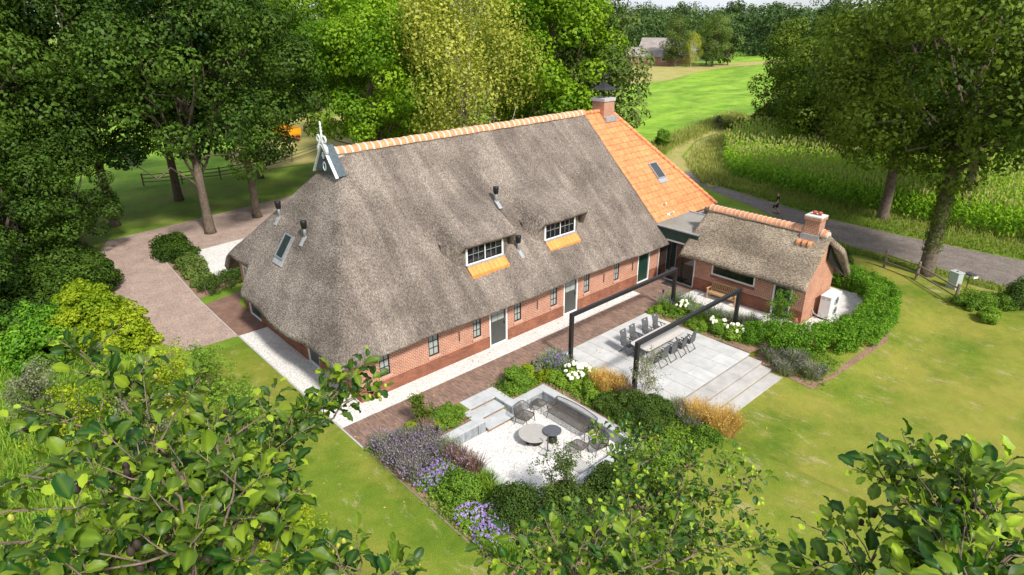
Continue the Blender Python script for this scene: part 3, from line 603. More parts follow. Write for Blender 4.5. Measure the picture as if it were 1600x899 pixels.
# ---- dormers
def dormer(xc, hw=1.19):
    yw = 1.18; zb = zfront(yw)-0.02; zt = zb+1.0
    d = MB()
    for (a, b, lo, hi) in ((xc-hw, xc-hw+0.1, zb, zt), (xc+hw-0.1, xc+hw, zb, zt), (xc-hw+0.1, xc+hw-0.1, zb, zb+0.10), (xc-hw+0.1, xc+hw-0.1, zt-0.04, zt), (xc-0.025, xc+0.025, zb+0.10, zt-0.04)): d.box(a, b, yw-0.08, yw+0.05, lo, hi)
    dm = d.build('dormer', M['white'], house)
    for s in (-1, 1):
        a, b = sorted((xc+s*0.025, xc+s*(hw-0.1))); lo, hi = zb+0.10, zt-0.04
        f = MB()
        for q in ((a, a+0.04, lo, hi), (b-0.04, b, lo, hi), (a+0.04, b-0.04, lo, lo+0.04), (a+0.04, b-0.04, hi-0.04, hi)): f.box(q[0], q[1], yw-0.06, yw, q[2], q[3])
        f.build('casement_frame', M['black'], dm)
        for i in range(3):
            for k in range(2):
                p0, p1 = a+0.04+(b-a-0.08)*i/3, a+0.04+(b-a-0.08)*(i+1)/3; q0, q1 = lo+0.04+(hi-lo-0.08)*k/2, lo+0.04+(hi-lo-0.08)*(k+1)/2
                MB().box(p0+0.003, p1-0.003, yw-0.035, yw-0.025, q0+0.003, q1-0.003).build('pane', M['glass_dark'], dm)
        g = MB()
        for i in (1, 2): x = a+0.04+(b-a-0.08)*i/3; g.box(x-0.011, x+0.011, yw-0.055, yw-0.02, lo+0.04, hi-0.04)
        z = (lo+hi)/2; g.box(a+0.04, b-0.04, yw-0.056, yw-0.019, z-0.014, z+0.014); g.build('glazing_bar', M['zinc'], dm)
    MB().box(xc-hw-0.02, xc+hw+0.02, yw-0.2, yw-0.081, zb+0.0, zb+0.05).build('lead_sill', M['lead'], dm)
    # clay apron, one tile beside the other
    for i in range(9):
        x0 = xc-hw+2*hw*i/9; x1 = xc-hw+2*hw*(i+1)/9; p = MB(); y0, y1 = yw-0.54, yw-0.12; za, zc = zfront(y0)+0.15, zfront(y1)+0.13
        xm = (x0+x1)/2
        p.add([(x0+0.004, y0, za-0.03), (xm, y0, za+0.012), (x1-0.004, y0, za-0.005), (x1-0.004, y1, zc-0.005), (xm, y1, zc+0.012), (x0+0.004, y1, zc-0.03), (x0+0.004, y0, za-0.25), (x1-0.004, y0, za-0.25), (x1-0.004, y1, zc-0.25), (x0+0.004, y1, zc-0.25)],
              [(0, 1, 4, 5), (1, 2, 3, 4), (0, 6, 7, 2, 1), (2, 7, 8, 3), (5, 9, 6, 0)]); p.build('apron_tile', M['apron'], dm)
    # thatch over the window
    nu, nv = 56, 40; U = np.linspace(-1, 1, nu)[:, None]; Vv = np.linspace(0, 1, nv)[None, :]
    half = 2.35 + 0.75*Vv; X = xc + U*half + 0*Vv
    edge = np.where(U > 0, 1.78, 1.30); yf = yw-0.44 + 0.75*smooth((np.abs(U)*2.35-edge)/0.5); Y = yf + (4.9-yf)*Vv
    prof = zt+0.20+0.47*(Y-(yw-0.44)); side = smooth((np.abs(X-xc)-edge-0.06)/(0.48+1.0*Vv))
    zd = prof*(1-side) + (zfront(Y)-0.25)*side
    zm = zfront(Y); Z = -smin(-zd, -zm+0.04, 0.30)
    Z = np.where(Vv > 0.93, np.minimum(Z, zm+0.03), Z); Z = Z + 0.03*vn(X, Y, 0.8) + 0.012*vn(X, Y, 4)
    Z -= 0.11*np.clip(1-(Y-yf)/0.22, 0, 1)**2
    Vt = np.stack([X, Y, Z], -1).reshape(-1, 3); i, j = np.meshgrid(np.arange(nu-1), np.arange(nv-1), indexing='ij'); a = (i*nv+j).ravel()
    o = link('dormer_thatch', np_mesh('dormer_thatch', Vt, np.stack([a, a+nv, a+nv+1, a+1], -1), M['thatch'], True), dm)
    s = o.modifiers.new('thick', 'SOLIDIFY'); s.thickness = 0.28; s.offset = -1
    # thatched cheeks beside the window
    for s in (-1, 1):
        c = MB(); xs_ = [xc+s*hw, xc+s*(hw+0.45), xc+s*(hw+0.85)]; ys_ = [yw-0.02, yw+0.12, yw+0.75]
        for k in range(2):
            q = [(xs_[k], ys_[k], zfront(ys_[k])-0.1), (xs_[k+1], ys_[k+1], zfront(ys_[k+1])-0.1), (xs_[k+1], ys_[k+1], zt+0.30+0.47*ys_[k+1]-0.75), (xs_[k], ys_[k], zt+0.10)]
            c.quad(*(q if s > 0 else q[::-1]))
        c.build('thatch_cheek', M['thatch'], dm, smooth=True)
dormer(7.95); dormer(13.25)
# ---- roof vents and the skylight on the hip
def vent(p, h=0.60, name='roof_vent'):
    p = np.array(p); b = MB(); b.tube([p+(0, 0, -0.1), p+(0, 0, h)], 0.075, 10, 0); v = b.build(name, M['zinc'], house, smooth=True)
    MB().lathe([(0.06, h-0.22), (0.13, h-0.18), (0.16, h+0.15), (0.15, h+0.18), (0.02, h+0.2)], tuple(p), 12).build('vent_cap', M['black'], v, smooth=True)
    return v
for px, py, pl in ((772, 326, FRONT), (810, 391, FRONT), (437, 338, HIP), (477, 370, HIP)):
    p = onPlane(px, py, *pl) + (np.array([0.25, 0.12, 0.32]) if px == 772 else 0); v = vent(p)
    q = MB(); t = np.array([0, -1, -FS]) if pl is FRONT else np.array([-1, 0, -HS]); t = t/np.linalg.norm(t); s = np.array([1, 0, 0]) if pl is FRONT else np.array([0, -1, 0]); nrm = np.cross(s, -t); nrm = nrm if nrm[2] > 0 else -nrm
    a, b_ = p+t*-0.05, p+t*0.5
    q.add([a-s*0.1+nrm*0.04, a+s*0.1+nrm*0.04, b_+s*0.11+nrm*0.05, b_-s*0.11+nrm*0.05, a-s*0.1-nrm*0.05, a+s*0.1-nrm*0.05, b_+s*0.11-nrm*0.05, b_-s*0.11-nrm*0.05], [(0, 1, 2, 3), (0, 4, 5, 1), (1, 5, 6, 2), (2, 6, 7, 3), (3, 7, 4, 0)]); q.build('lead_flashing', M['lead'], v)
def skylight(c, t, s, nrm, L, W, name='skylight', raise_=0.10, parent=None):
    """t: down the slope, s: sideways, nrm: out"""
    c, t, s, nrm = map(np.array, (c, t, s, nrm))
    def bx_(b, u0, u1, w0, w1, n0, n1):
        P = [c+t*u+s*w+nrm*n for n in (n0, n1) for u, w in ((u0, w0), (u1, w0), (u1, w1), (u0, w1))]
        b.add(P, [(0, 3, 2, 1), (4, 5, 6, 7), (0, 1, 5, 4), (1, 2, 6, 5), (2, 3, 7, 6), (3, 0, 4, 7)])
    f = MB(); k = 0.07
    for q in ((-L/2, L/2, -W/2, -W/2+k), (-L/2, L/2, W/2-k, W/2), (-L/2, -L/2+k, -W/2+k, W/2-k), (L/2-k, L/2, -W/2+k, W/2-k)): bx_(f, *q, -0.2, raise_)
    sk = f.build(name, M['zinc'], parent)
    g = MB(); bx_(g, -L/2+k, L/2-k, -W/2+k, W/2-k, -0.1, raise_-0.03); g.build('pane', M['glass_sky'], sk)
    g = MB(); bx_(g, L/2, L/2+0.32, -W/2-0.05, W/2+0.05, -0.12, 0.03); g.build('lead_apron', M['lead'], sk)
    return sk
hn = np.array([-HS, 0, 1])/math.hypot(HS, 1); htv = np.array([-1, 0, -HS])/math.hypot(HS, 1)
hc = onPlane(446, 386, *HIP); skylight(hc+hn*0.03, htv, (0, 1, 0), hn, 1.25, 0.86, parent=house)

# ---- clay tiled part: one tile beside the other on the near slope
tiled = MB(); TZ = lambda y: zfront(y)-0.22
XE, YE = 27.75, 0.42                # the hip corner at the eave
def hipx(y): return 23.75 + (XE-23.75)*(6.8-y)/(6.8-YE)
mb = MB()
mb.quad((20.9, YE, TZ(YE)-0.02), (hipx(YE), YE, TZ(YE)-0.02), (hipx(6.8), 6.8, TZ(6.8)-0.02), (20.9, 6.8, TZ(6.8)-0.02))
mb.quad((20.9, 13.2, TZ(YE)-0.02), (20.9, 6.8, TZ(6.8)-0.02), (hipx(6.8), 6.8, TZ(6.8)-0.02), (hipx(YE), 13.2, TZ(YE)-0.02))
mb.add([(hipx(YE), YE, TZ(YE)-0.02), (hipx(YE), 13.2, TZ(YE)-0.02), (hipx(6.8), 6.8, TZ(6.8)-0.02)], [(0, 1, 2)])
troof = mb.build('tiled_roof', M['tile'], house)
tw, ROWS = 0.44, 20; dyr = (6.8-YE)/ROWS
ym = dyr+0.05; prof = [(-0.005, 0.0), (0.05, 0.035), (0.11, 0.045), (0.17, 0.03), (0.26, 0.004), (0.38, 0.0), (tw-0.012, 0.02)]
tm = MB(); n = len(prof)
tm.add([(x, 0, z+0.075) for x, z in prof] + [(x, ym, z+FS*ym) for x, z in prof] + [(x, 0, z+0.0) for x, z in prof], [(i, i+1, n+i+1, n+i) for i in range(n-1)] + [(2*n+i, 2*n+i+1, i+1, i) for i in range(n-1)])
tile1 = tm.mesh('roof_tile', M['tile'])
cnt = 0; rest = MB()
for r in range(ROWS):
    y = YE-0.06+r*dyr; xend = hipx(y+dyr/2)-0.03; x = 21.0
    while x < xend-0.08:
        w = min(tw, xend-x); z = TZ(y)+rng.normal(0, 0.006)
        sky_hit = 23.55 < x+0.2 < 25.2 and False
        o = link('roof_tile', tile1, troof, (x, y, z)); o.scale = (w/tw, 1, 1); o.rotation_euler = (rng.normal(0, 0.006), rng.normal(0, 0.008), 0); cnt += 1
        x += tw
hp0, hp1 = np.array([hipx(6.6), 6.6, TZ(6.6)+0.05]), np.array([XE+0.05, YE-0.02, TZ(YE)+0.05]); hd = hp1-hp0; HL = np.linalg.norm(hd); hd = hd/HL
for k in range(22):
    a = hp0+hd*(HL*k/22); b = hp0+hd*(HL*(k+1)/22+0.05); q = MB(); q.tube([a+(0, 0, 0.02), b+(0, 0, 0.045)], [0.11, 0.135], 8); q.build('hip_tile', M['ridge'], troof, smooth=True)
for k in range(7):
    q = MB(); q.tube([(21.0+k*0.36, 6.8, TZ(6.8)+0.06), (21.0+(k+1)*0.36+0.03, 6.8, TZ(6.8)+0.075)], [0.12, 0.145], 10); q.build('ridge_tile', M['ridge'], troof, smooth=True)
fn = np.array([0, -FS, 1])/math.hypot(FS, 1); ft = np.array([0, -1, -FS])/math.hypot(FS, 1)
sc = onPlane(1025, 268, (0, -FS, 1), 2.36+FS*0.72-0.22); skylight(sc+fn*0.06, ft, (1, 0, 0), fn, 1.25, 0.82, parent=house)
MB().box(24.6, XE+0.05, YE-0.22, YE-0.02, TZ(YE)-0.32, TZ(YE)-0.02).build('green_gutter_board', M['green'], house)
MB().box(24.6, XE+0.08, YE-0.34, YE-0.222, TZ(YE)-0.12, TZ(YE)-0.03).build('gutter', M['zinc'], house)
mb = MB(); mb.box(24.5, 27.1, 0.3, 0.86, 0, 3.1); mb.build('bay_wall', M['brick'], house)
# chimney with metal hood
cx, cy, cw = 23.2, 6.85, 0.52
ch = MB().box(cx-cw, cx+cw, cy-cw, cy+cw, 8.2, 9.86).build('chimney', M['brick'], house)
MB().box(cx-cw-0.06, cx+cw+0.06, cy-cw-0.06, cy+cw+0.06, 9.86, 10.08).build('chimney_slab', M['concrete'], ch, bevel=0.02)
h = MB()
for sx in (-1, 1):
    for sy in (-1, 1): h.bar((cx+sx*0.22, cy+sy*0.22, 10.08), (cx+sx*0.22, cy+sy*0.22, 10.62), 0.03)
h.build('hood_legs', M['black'], ch)
h = MB(); prof = [(0.66, 10.60), (0.64, 10.63), (0.40, 10.74), (0.20, 10.9), (0.05, 11.04)]
vs_ = [(cx+sx*r, cy+sy*r, z) for r, z in prof for sx, sy in ((-1, -1), (1, -1), (1, 1), (-1, 1))]
h.add(vs_, [(i*4+k, i*4+(k+1) % 4, (i+1)*4+(k+1) % 4, (i+1)*4+k) for i in range(4) for k in range(4)] + [(3, 2, 1, 0), (16, 17, 18, 19)]); h.build('metal_hood', M['beamtop'], ch)
h = MB(); h.tube([(cx, cy, 11.0), (cx, cy, 11.45)], 0.02, 6); h.bar((cx-0.2, cy+0.1, 11.42), (cx+0.25, cy-0.12, 11.45), 0.03, 0.16); h.bar((cx+0.12, cy-0.06, 11.5), (cx+0.3, cy-0.15, 11.62), 0.03, 0.12); h.build('weather_vane', M['black'], ch)
h = MB(); h.box(cx-cw-0.05, cx+cw+0.05, cy-cw-0.28, cy-cw-0.01, TZ(cy-cw)-0.15, TZ(cy-cw)+0.16); h.build('lead_flashing', M['lead'], ch)

# ================================================================ flat-roofed link and the thatched annex
lk = thing('glazed_link', 'flat-roofed dark green link with tall glass panes joining house and annex', 'building', (0, 0, 0))
LX = 20.9
MB().box(21.08, 24.7, -2.66, 1.3, 3.12, 3.30).build('flat_roof', M['roofing'], lk)
MB().box(LX, 21.075, -2.66, 0.22, 2.62, 3.27).build('fascia', M['green'], lk)
MB().box(LX-0.05, LX+0.16, -2.66, 0.22, 3.274, 3.335).build('zinc_edge', M['zinc'], lk)
MB().box(24.62, 24.74, -2.6, 0.85, 3.302, 3.37).build('zinc_edge', M['zinc'], lk)
MB().box(LX+0.03, LX+0.11, -2.66, 0.0, 2.50, 2.618).build('white_lintel', M['white'], lk)
for k in range(3):
    y0 = -0.08-0.85*k; MB().box(LX+0.05, LX+0.065, y0-0.8, y0-0.02, 0.08, 2.50).build('pane', M['glass_dark'], lk)
for y in (0.0, -0.85, -1.70, -2.58): MB().box(LX+0.02, LX+0.10, y-0.10, y-0.02, 0.0, 2.5).build('post', M['white' if y in (0.0, -2.58) else 'black'], lk)
MB().box(LX-0.02, LX+0.12, -2.6, -0.05, 0.0, 0.07).build('threshold', M['concrete'], lk)
mb = MB(); mb.box(21.2, 24.6, -2.6, 0.84, 0.0, 3.1); mb.build('inner_core', M['doorgrey'], lk)

an = thing('annex', 'small thatched brick annex with a chimney and orange ridge tiles', 'building', (0, 0, 0))
AX0, AX1, AY0, AY1, AR, AZR = 20.9, 24.05, -9.3, -2.7, 22.48, 4.72
holes = [(-6.48, -3.78, 1.22, 2.02), (-8.62, -7.58, 0.0, 2.1)]
mb = MB(); wall_mesh(mb, 'x', AX0, AY0, AY1, 0, 2.45, holes, 0.1, -1); mb.build('front_wall', M['brick'], an)
mb = MB(); mb.add([(AX0, AY0, 0), (AX1, AY0, 0), (AX1, AY0, 2.95), (AR, AY0, AZR-0.3), (AX0, AY0, 2.45)], [(0, 1, 2, 3, 4)]); mb.add([(AX1, AY0, 0), (AX1, AY1, 0), (AX1, AY1, 2.95), (AX1, AY0, 2.95)], [(0, 1, 2, 3)]); mb.build('gable_wall', M['brick_pale'], an)
mb = MB()
for a, b in ((AY0, -8.625), (-7.575, AY1)): mb.box(AX0-0.04, AX0+0.02, a, b, -0.05, 0.72)
mb.build('plinth', M['plinth'], an)
w = window(an, 'x', AX0, -1, -6.48, -3.78, 1.22, 2.02, 1, 1, fm='white', gm='glass_dark', fw=0.09, sill=False)
MB().box(AX0-0.05, AX0-0.002, -6.5, -3.76, 1.08, 1.21).build('sill', M['plinth'], w)
door(an, 'x', AX0, -1, -8.62, -7.58, 2.1, 'green', False)
def annex_roof():
    nx, ny = 40, 60; t = np.linspace(-1, 1, nx); y = np.linspace(-9.5, -1.95, ny)
    X = np.where(t < 0, AR+t*(AR-20.22), AR+t*2.25)[:, None] + 0*y[None, :]; Y = y[None, :]+0*X
    a = np.abs(X-AR); Z = AZR+0.06 - np.sqrt(a*a+0.03)*1.13 + 0.02
    Y = np.where((X > AR) & (Y < -9.0), Y-0.45*smooth((X-AR-0.1)/0.8), Y)
    Y = Y + np.where(Y > -2.3, -0.5*(np.clip(AR-X, 0, 3)/2.3-1)*0, 0)
    yl = -2.42 + 0.5*np.clip((AR-X)/2.26, 0, 1); Y = np.where(X < AR, -9.5+(Y+9.5)/(7.55)*(yl+9.5), Y)
    Z = Z + 0.025*vn(X, Y, 0.9) + 0.012*vn(X, Y, 4)
    e = np.minimum(np.minimum(Y+9.5, 1.0), np.minimum((X-20.22), 24.73-X)); Z -= 0.13*np.clip(1-e/0.28, 0, 1)**2
    V = np.stack([X, Y, Z], -1).reshape(-1, 3); i, j = np.meshgrid(np.arange(nx-1), np.arange(ny-1), indexing='ij'); a = (i*ny+j).ravel()
    o = link('thatched_roof', np_mesh('annex_thatch', V, np.stack([a, a+ny, a+ny+1, a+1], -1), M['thatch_annex'], True), an)
    s = o.modifiers.new('thick', 'SOLIDIFY'); s.thickness = 0.30; s.offset = -1; return o
ar = annex_roof()
mb = MB(); q = [(AR+0.15, -9.42, AZR-0.62), (24.55, -9.75, 2.45), (24.35, -9.75, 2.0), (AR+0.15, -9.42, AZR-1.5)]
mb.add(q+[(p[0], p[1]+0.05, p[2]) for p in q], [(0, 1, 2, 3), (7, 6, 5, 4), (0, 4, 5, 1), (1, 5, 6, 2), (2, 6, 7, 3)]); mb.build('black_gable_board', M['black'], an)
for k in range(25):
    y = -2.45-k*0.272
    if -8.95 < y < -8.0: continue
    if y < -9.35: break
    o = link('ridge_tile', tile_me, ar, (AR, y-0.01, AZR-0.20)); o.rotation_euler = (0, rng.normal(0, 0.01), -math.pi/2+rng.normal(0, 0.01)); o.scale = (0.72, 0.92, 0.92)
    o = link('mortar_joint', joint_me, ar, (AR, y, AZR-0.19)); o.rotation_euler = (0, 0, -math.pi/2); o.scale = (0.7, 0.92, 0.92)
MB().tube([(AR, -2.4, AZR-0.2), (AR, -9.3, AZR-0.2)], 0.24, 12).build('mortar_bed', M['mortar'], ar)
for k in range(3):
    o = link('ridge_tile', tile_me, ar, (AR-0.62, -8.0-k*0.30, AZR-0.72)); o.rotation_euler = (0, 0.0, -math.pi/2); o.scale = (0.7, 0.6, 0.75)
c2 = MB().box(AR-0.34, AR+0.34, -8.86, -8.1, 3.9, 5.30).build('chimney', M['brick'], an)
MB().box(AR-0.40, AR+0.40, -8.92, -8.04, 5.30, 5.44).build('corbel', M['brick_pale'], c2)
MB().box(AR-0.40, AR+0.40, -8.92, -8.04, 5.443, 5.51).build('chimney_slab', M['gravel'], c2)
for y in (-8.35, -8.62): MB().lathe([(0.09, 5.5), (0.09, 5.6), (0.12, 5.61), (0.12, 5.68), (0.05, 5.7)], (AR+0.04, y, 0), 10).build('chimney_pot', M['red'], c2, smooth=True)
MB().box(AR-0.46, AR-0.33, -8.95, -8.0, 4.15, 4.52).build('lead_flashing', M['zinc'], c2)
# swan planter on the flat roof
swp = onZ(1042, 338, 3.3); sw = thing('swan_planter', 'white swan-shaped planter standing on the flat roof', 'ornament', (swp[0], swp[1], 3.3))
MB().lathe([(0.10, 0.0), (0.22, 0.04), (0.30, 0.16), (0.28, 0.26), (0.2, 0.27), (0.18, 0.2)], (0, 0, 0), 14).build('body', M['oldwhite'], sw, smooth=True)
b = MB(); b.tube([(0.05, 0.2, 0.15), (0.08, 0.32, 0.35), (0.06, 0.30, 0.62), (0.02, 0.22, 0.82), (-0.04, 0.12, 0.84), (-0.06, 0.06, 0.76)], [0.09, 0.07, 0.05, 0.05, 0.055, 0.02], 8); b.build('neck', M['oldwhite'], sw, smooth=True)
b = MB(); b.bar((0, -0.25, 0.22), (0, -0.48, 0.40), 0.2, 0.06); b.build('tail', M['oldwhite'], sw, bevel=0.02)
# ================================================================ terrace furniture and garden objects
def rot_pts(pts, a): c, s = math.cos(a), math.sin(a); return [(x*c-y*s, x*s+y*c, z) for x, y, z in pts]
# pergola frames: two black portals
for nm, y, lab in (('pergola_frame', -3.58, 'black steel portal frame running along the brick path side of the terrace'), ('pergola_frame', -7.38, 'black steel portal frame passing over the dining table towards the bench')):
    t = thing(nm, lab, 'pergola', (9.22, y, 0), 0, 'black pergola frames over the terrace')
    for x in (0.0, 8.28): MB().box(x-0.085, x+0.085, -0.085, 0.085, -0.2, 2.30).build('post', M['black'], t, bevel=0.006)
    MB().box(-0.085, 8.365, -0.085, 0.085, 2.302, 2.47).build('beam', M['beamtop'], t, bevel=0.006)
# dining table
tb = thing('dining_table', 'long dining table with rounded beige top on a dark frame', 'table', (13.0, -5.86, 0.012))
pl = []
for cx_, cy_, a0 in ((1.35, 0.37, 0), (-1.35, 0.37, 90), (-1.35, -0.37, 180), (1.35, -0.37, 270)):
    for k in range(6): a = rad(a0+18*k); pl.append((cx_+0.2*math.cos(a), cy_+0.2*math.sin(a)))
MB().prism(pl, 0.725, 0.75).build('tabletop', M['tabletop'], tb)
MB().prism([(x*0.985, y*0.97) for x, y in pl], 0.69, 0.724).build('top_edge', M['alu'], tb)
for sx in (-1, 1):
    for sy in (-1, 1): b = MB(); b.bar((sx*1.05, sy*0.12, 0.69), (sx*1.3, sy*0.42, 0.0), 0.07, 0.07); b.build('leg', M['alu'], tb)
MB().bar((-1.05, 0, 0.66), (1.05, 0, 0.66), 0.08, 0.06).build('rail', M['alu'], tb)
# reclining dining chairs: seat faces +y in local space
def dining_chair():
    t = thing('dining_chair', '', 'chair', (0, 0, 0), 0, 'grey mesh dining chairs round the terrace table')
    b = MB(); pts = [(-0.20, 0.43), (-0.235, 0.62), (-0.24, 0.82), (-0.30, 1.02), (-0.335, 1.14)]
    for (y0, z0), (y1, z1) in zip(pts[:-1], pts[1:]): b.add([(-0.23, y0, z0), (0.23, y0, z0), (0.23, y1, z1), (-0.23, y1, z1), (-0.23, y0-0.02, z0), (0.23, y0-0.02, z0), (0.23, y1-0.02, z1), (-0.23, y1-0.02, z1)], [(0, 1, 2, 3), (7, 6, 5, 4), (0, 4, 5, 1), (2, 6, 7, 3), (1, 5, 6, 2), (3, 7, 4, 0)])
    b.build('backrest', M['textilene'], t); MB().box(-0.05, 0.05, -0.315, -0.30, 1.06, 1.085).build('hand_hole', M['white'], t)
    MB().box(-0.23, 0.23, -0.20, 0.26, 0.42, 0.445).build('seat', M['textilene'], t)
    for s in (-1, 1):
        b = MB(); b.bar((s*0.26, -0.30, 0.0), (s*0.26, 0.15, 0.62), 0.025, 0.035); b.build('leg', M['alu'], t)
        b = MB(); b.bar((s*0.285, 0.30, 0.0), (s*0.285, -0.12, 0.62), 0.025, 0.035); b.build('leg', M['alu'], t)
        b = MB(); b.bar((s*0.27, -0.24, 0.65), (s*0.27, 0.26, 0.65), 0.045, 0.025); b.build('armrest', M['alu'], t)
    MB().bar((-0.26, -0.28, 0.03), (0.26, -0.28, 0.03), 0.025).build('stretcher', M['alu'], t); MB().bar((-0.28, 0.28, 0.03), (0.28, 0.28, 0.03), 0.025).build('stretcher', M['alu'], t)
    return t
dc = dining_chair(); first = True
ordn = ('nearest the post', 'second from the post', 'third from the post', 'farthest from the post')
for side, y, rz, xs_ in (('path', -4.98, math.pi, (11.75, 12.5, 13.5, 14.3)), ('lawn', -6.78, 0.0, (11.95, 12.7, 13.45, 14.2))):
    for k, x in enumerate(xs_):
        lab = 'grey mesh chair on the %s side of the table, %s' % ('path' if side == 'path' else 'steps', ordn[k])
        rz2 = rz + rng.normal(0, 0.05)
        if first: dc.location = (x, y, 0.012); dc.rotation_euler = (0, 0, rz2); dc['label'] = lab; first = False
        else: copy_tree(dc, None, (x, y+rng.normal(0, 0.03), 0.012), rz2, None, lab)
# teak bench against the annex wall; seat faces -x
bt = thing('garden_bench', 'slatted teak bench under the annex window on white gravel', 'bench', (20.45, -4.95, 0.006), rad(90))
L2 = 0.88      # local x along the bench, local +y is the front
for s in (-1, 1):
    MB().box(s*L2-0.035, s*L2+0.035, 0.18, 0.25, 0, 0.62).build('leg', M['teak'], bt, bevel=0.005)
    b = MB(); b.bar((s*L2, -0.22, 0), (s*L2, -0.25, 0.45), 0.07, 0.07, side=(1, 0, 0)); b.bar((s*L2, -0.25, 0.44), (s*L2, -0.34, 0.92), 0.07, 0.06, side=(1, 0, 0)); b.build('leg', M['teak'], bt)
    MB().box(s*L2-0.05, s*L2+0.05, -0.28, 0.30, 0.62, 0.655).build('armrest', M['teak'], bt, bevel=0.006)
for k in range(5): MB().box(-L2+0.03, L2-0.03, -0.20+0.09*k, -0.125+0.09*k, 0.42, 0.445).build('seat_slat', M['teak'], bt)
b = MB(); b.bar((-L2, -0.335, 0.90), (L2, -0.335, 0.90), 0.045, 0.085); b.build('top_rail', M['teak'], bt)
b = MB(); b.bar((-L2, -0.262, 0.50), (L2, -0.262, 0.50), 0.04, 0.06); b.build('lower_rail', M['teak'], bt)
for k in range(15): x = -L2+0.1+(2*L2-0.2)*k/14; b = MB(); b.bar((x, -0.265, 0.52), (x, -0.332, 0.87), 0.055, 0.016, side=(0, 1, 0)); b.build('back_slat', M['teak'], bt)
MB().box(-L2, L2, 0.19, 0.24, 0.34, 0.415).build('front_rail', M['teak'], bt)
# heat pump
hpx = thing('heat_pump', 'white double-fan heat pump unit beside the annex gable', 'heat pump', (22.85, -9.86, 0.006))
MB().box(-0.62, 0.62, -0.28, 0.28, 0.10, 1.33).build('casing', M['boxwhite'], hpx, bevel=0.015)
MB().box(-0.64, 0.64, -0.30, 0.30, 1.332, 1.37).build('lid', M['boxwhite'], hpx, bevel=0.008)
for z in (0.42, 1.0):
    b = MB(); b.tube([(0.12, -0.281, z), (0.12, -0.30, z)], 0.25, 24); g = b.build('fan_guard', M['boxgrey'], hpx)
    b = MB()
    for k in range(7): a = 2*math.pi*k/7; b.bar((0.12, -0.306, z), (0.12+0.22*math.cos(a), -0.306, z+0.22*math.sin(a)), 0.05, 0.008, side=(0, 1, 0))
    b.build('fan_blade', M['alu'], g)
for y in (-0.16, 0.12):
    for z in (0.2, 1.22): MB().box(-0.632, -0.62, y-0.06, y+0.06, z-0.012, z+0.012).build('vent_slot', M['alu'], hpx)
for x in (-0.5, 0.5): MB().box(x-0.05, x+0.05, -0.27, 0.27, 0.0, 0.099).build('foot', M['rubber'], hpx)
b = MB(); b.tube([(-0.62, 0.1, 0.3), (-0.75, 0.15, 0.2), (-0.8, 0.4, 0.3), (-0.8, 0.55, 0.5)], 0.03, 6); b.build('pipe', M['lead'], hpx)
# small blue and white jug left by the annex door is only a few pixels: a lantern-sized pot
pp = onZ(1256, 503, 0.0); pot = thing('garden_pot', 'small blue and orange glazed pot at the annex corner', 'pot', (20.55, -9.15, 0.0))
MB().lathe([(0.09, 0.0), (0.14, 0.12), (0.15, 0.28), (0.11, 0.36), (0.13, 0.40), (0.10, 0.40)], (0, 0, 0), 12).build('body', M['red'], pot, smooth=True)
MB().lathe([(0.152, 0.2), (0.155, 0.24), (0.152, 0.28)], (0, 0, 0), 12).build('blue_band', M['board'], pot)
# door mat
tag(MB().box(20.1, 20.75, -1.75, -0.95, 0.009, 0.03).build('door_mat', M['rubber']), 'black door mat in front of the glazed link', 'mat')

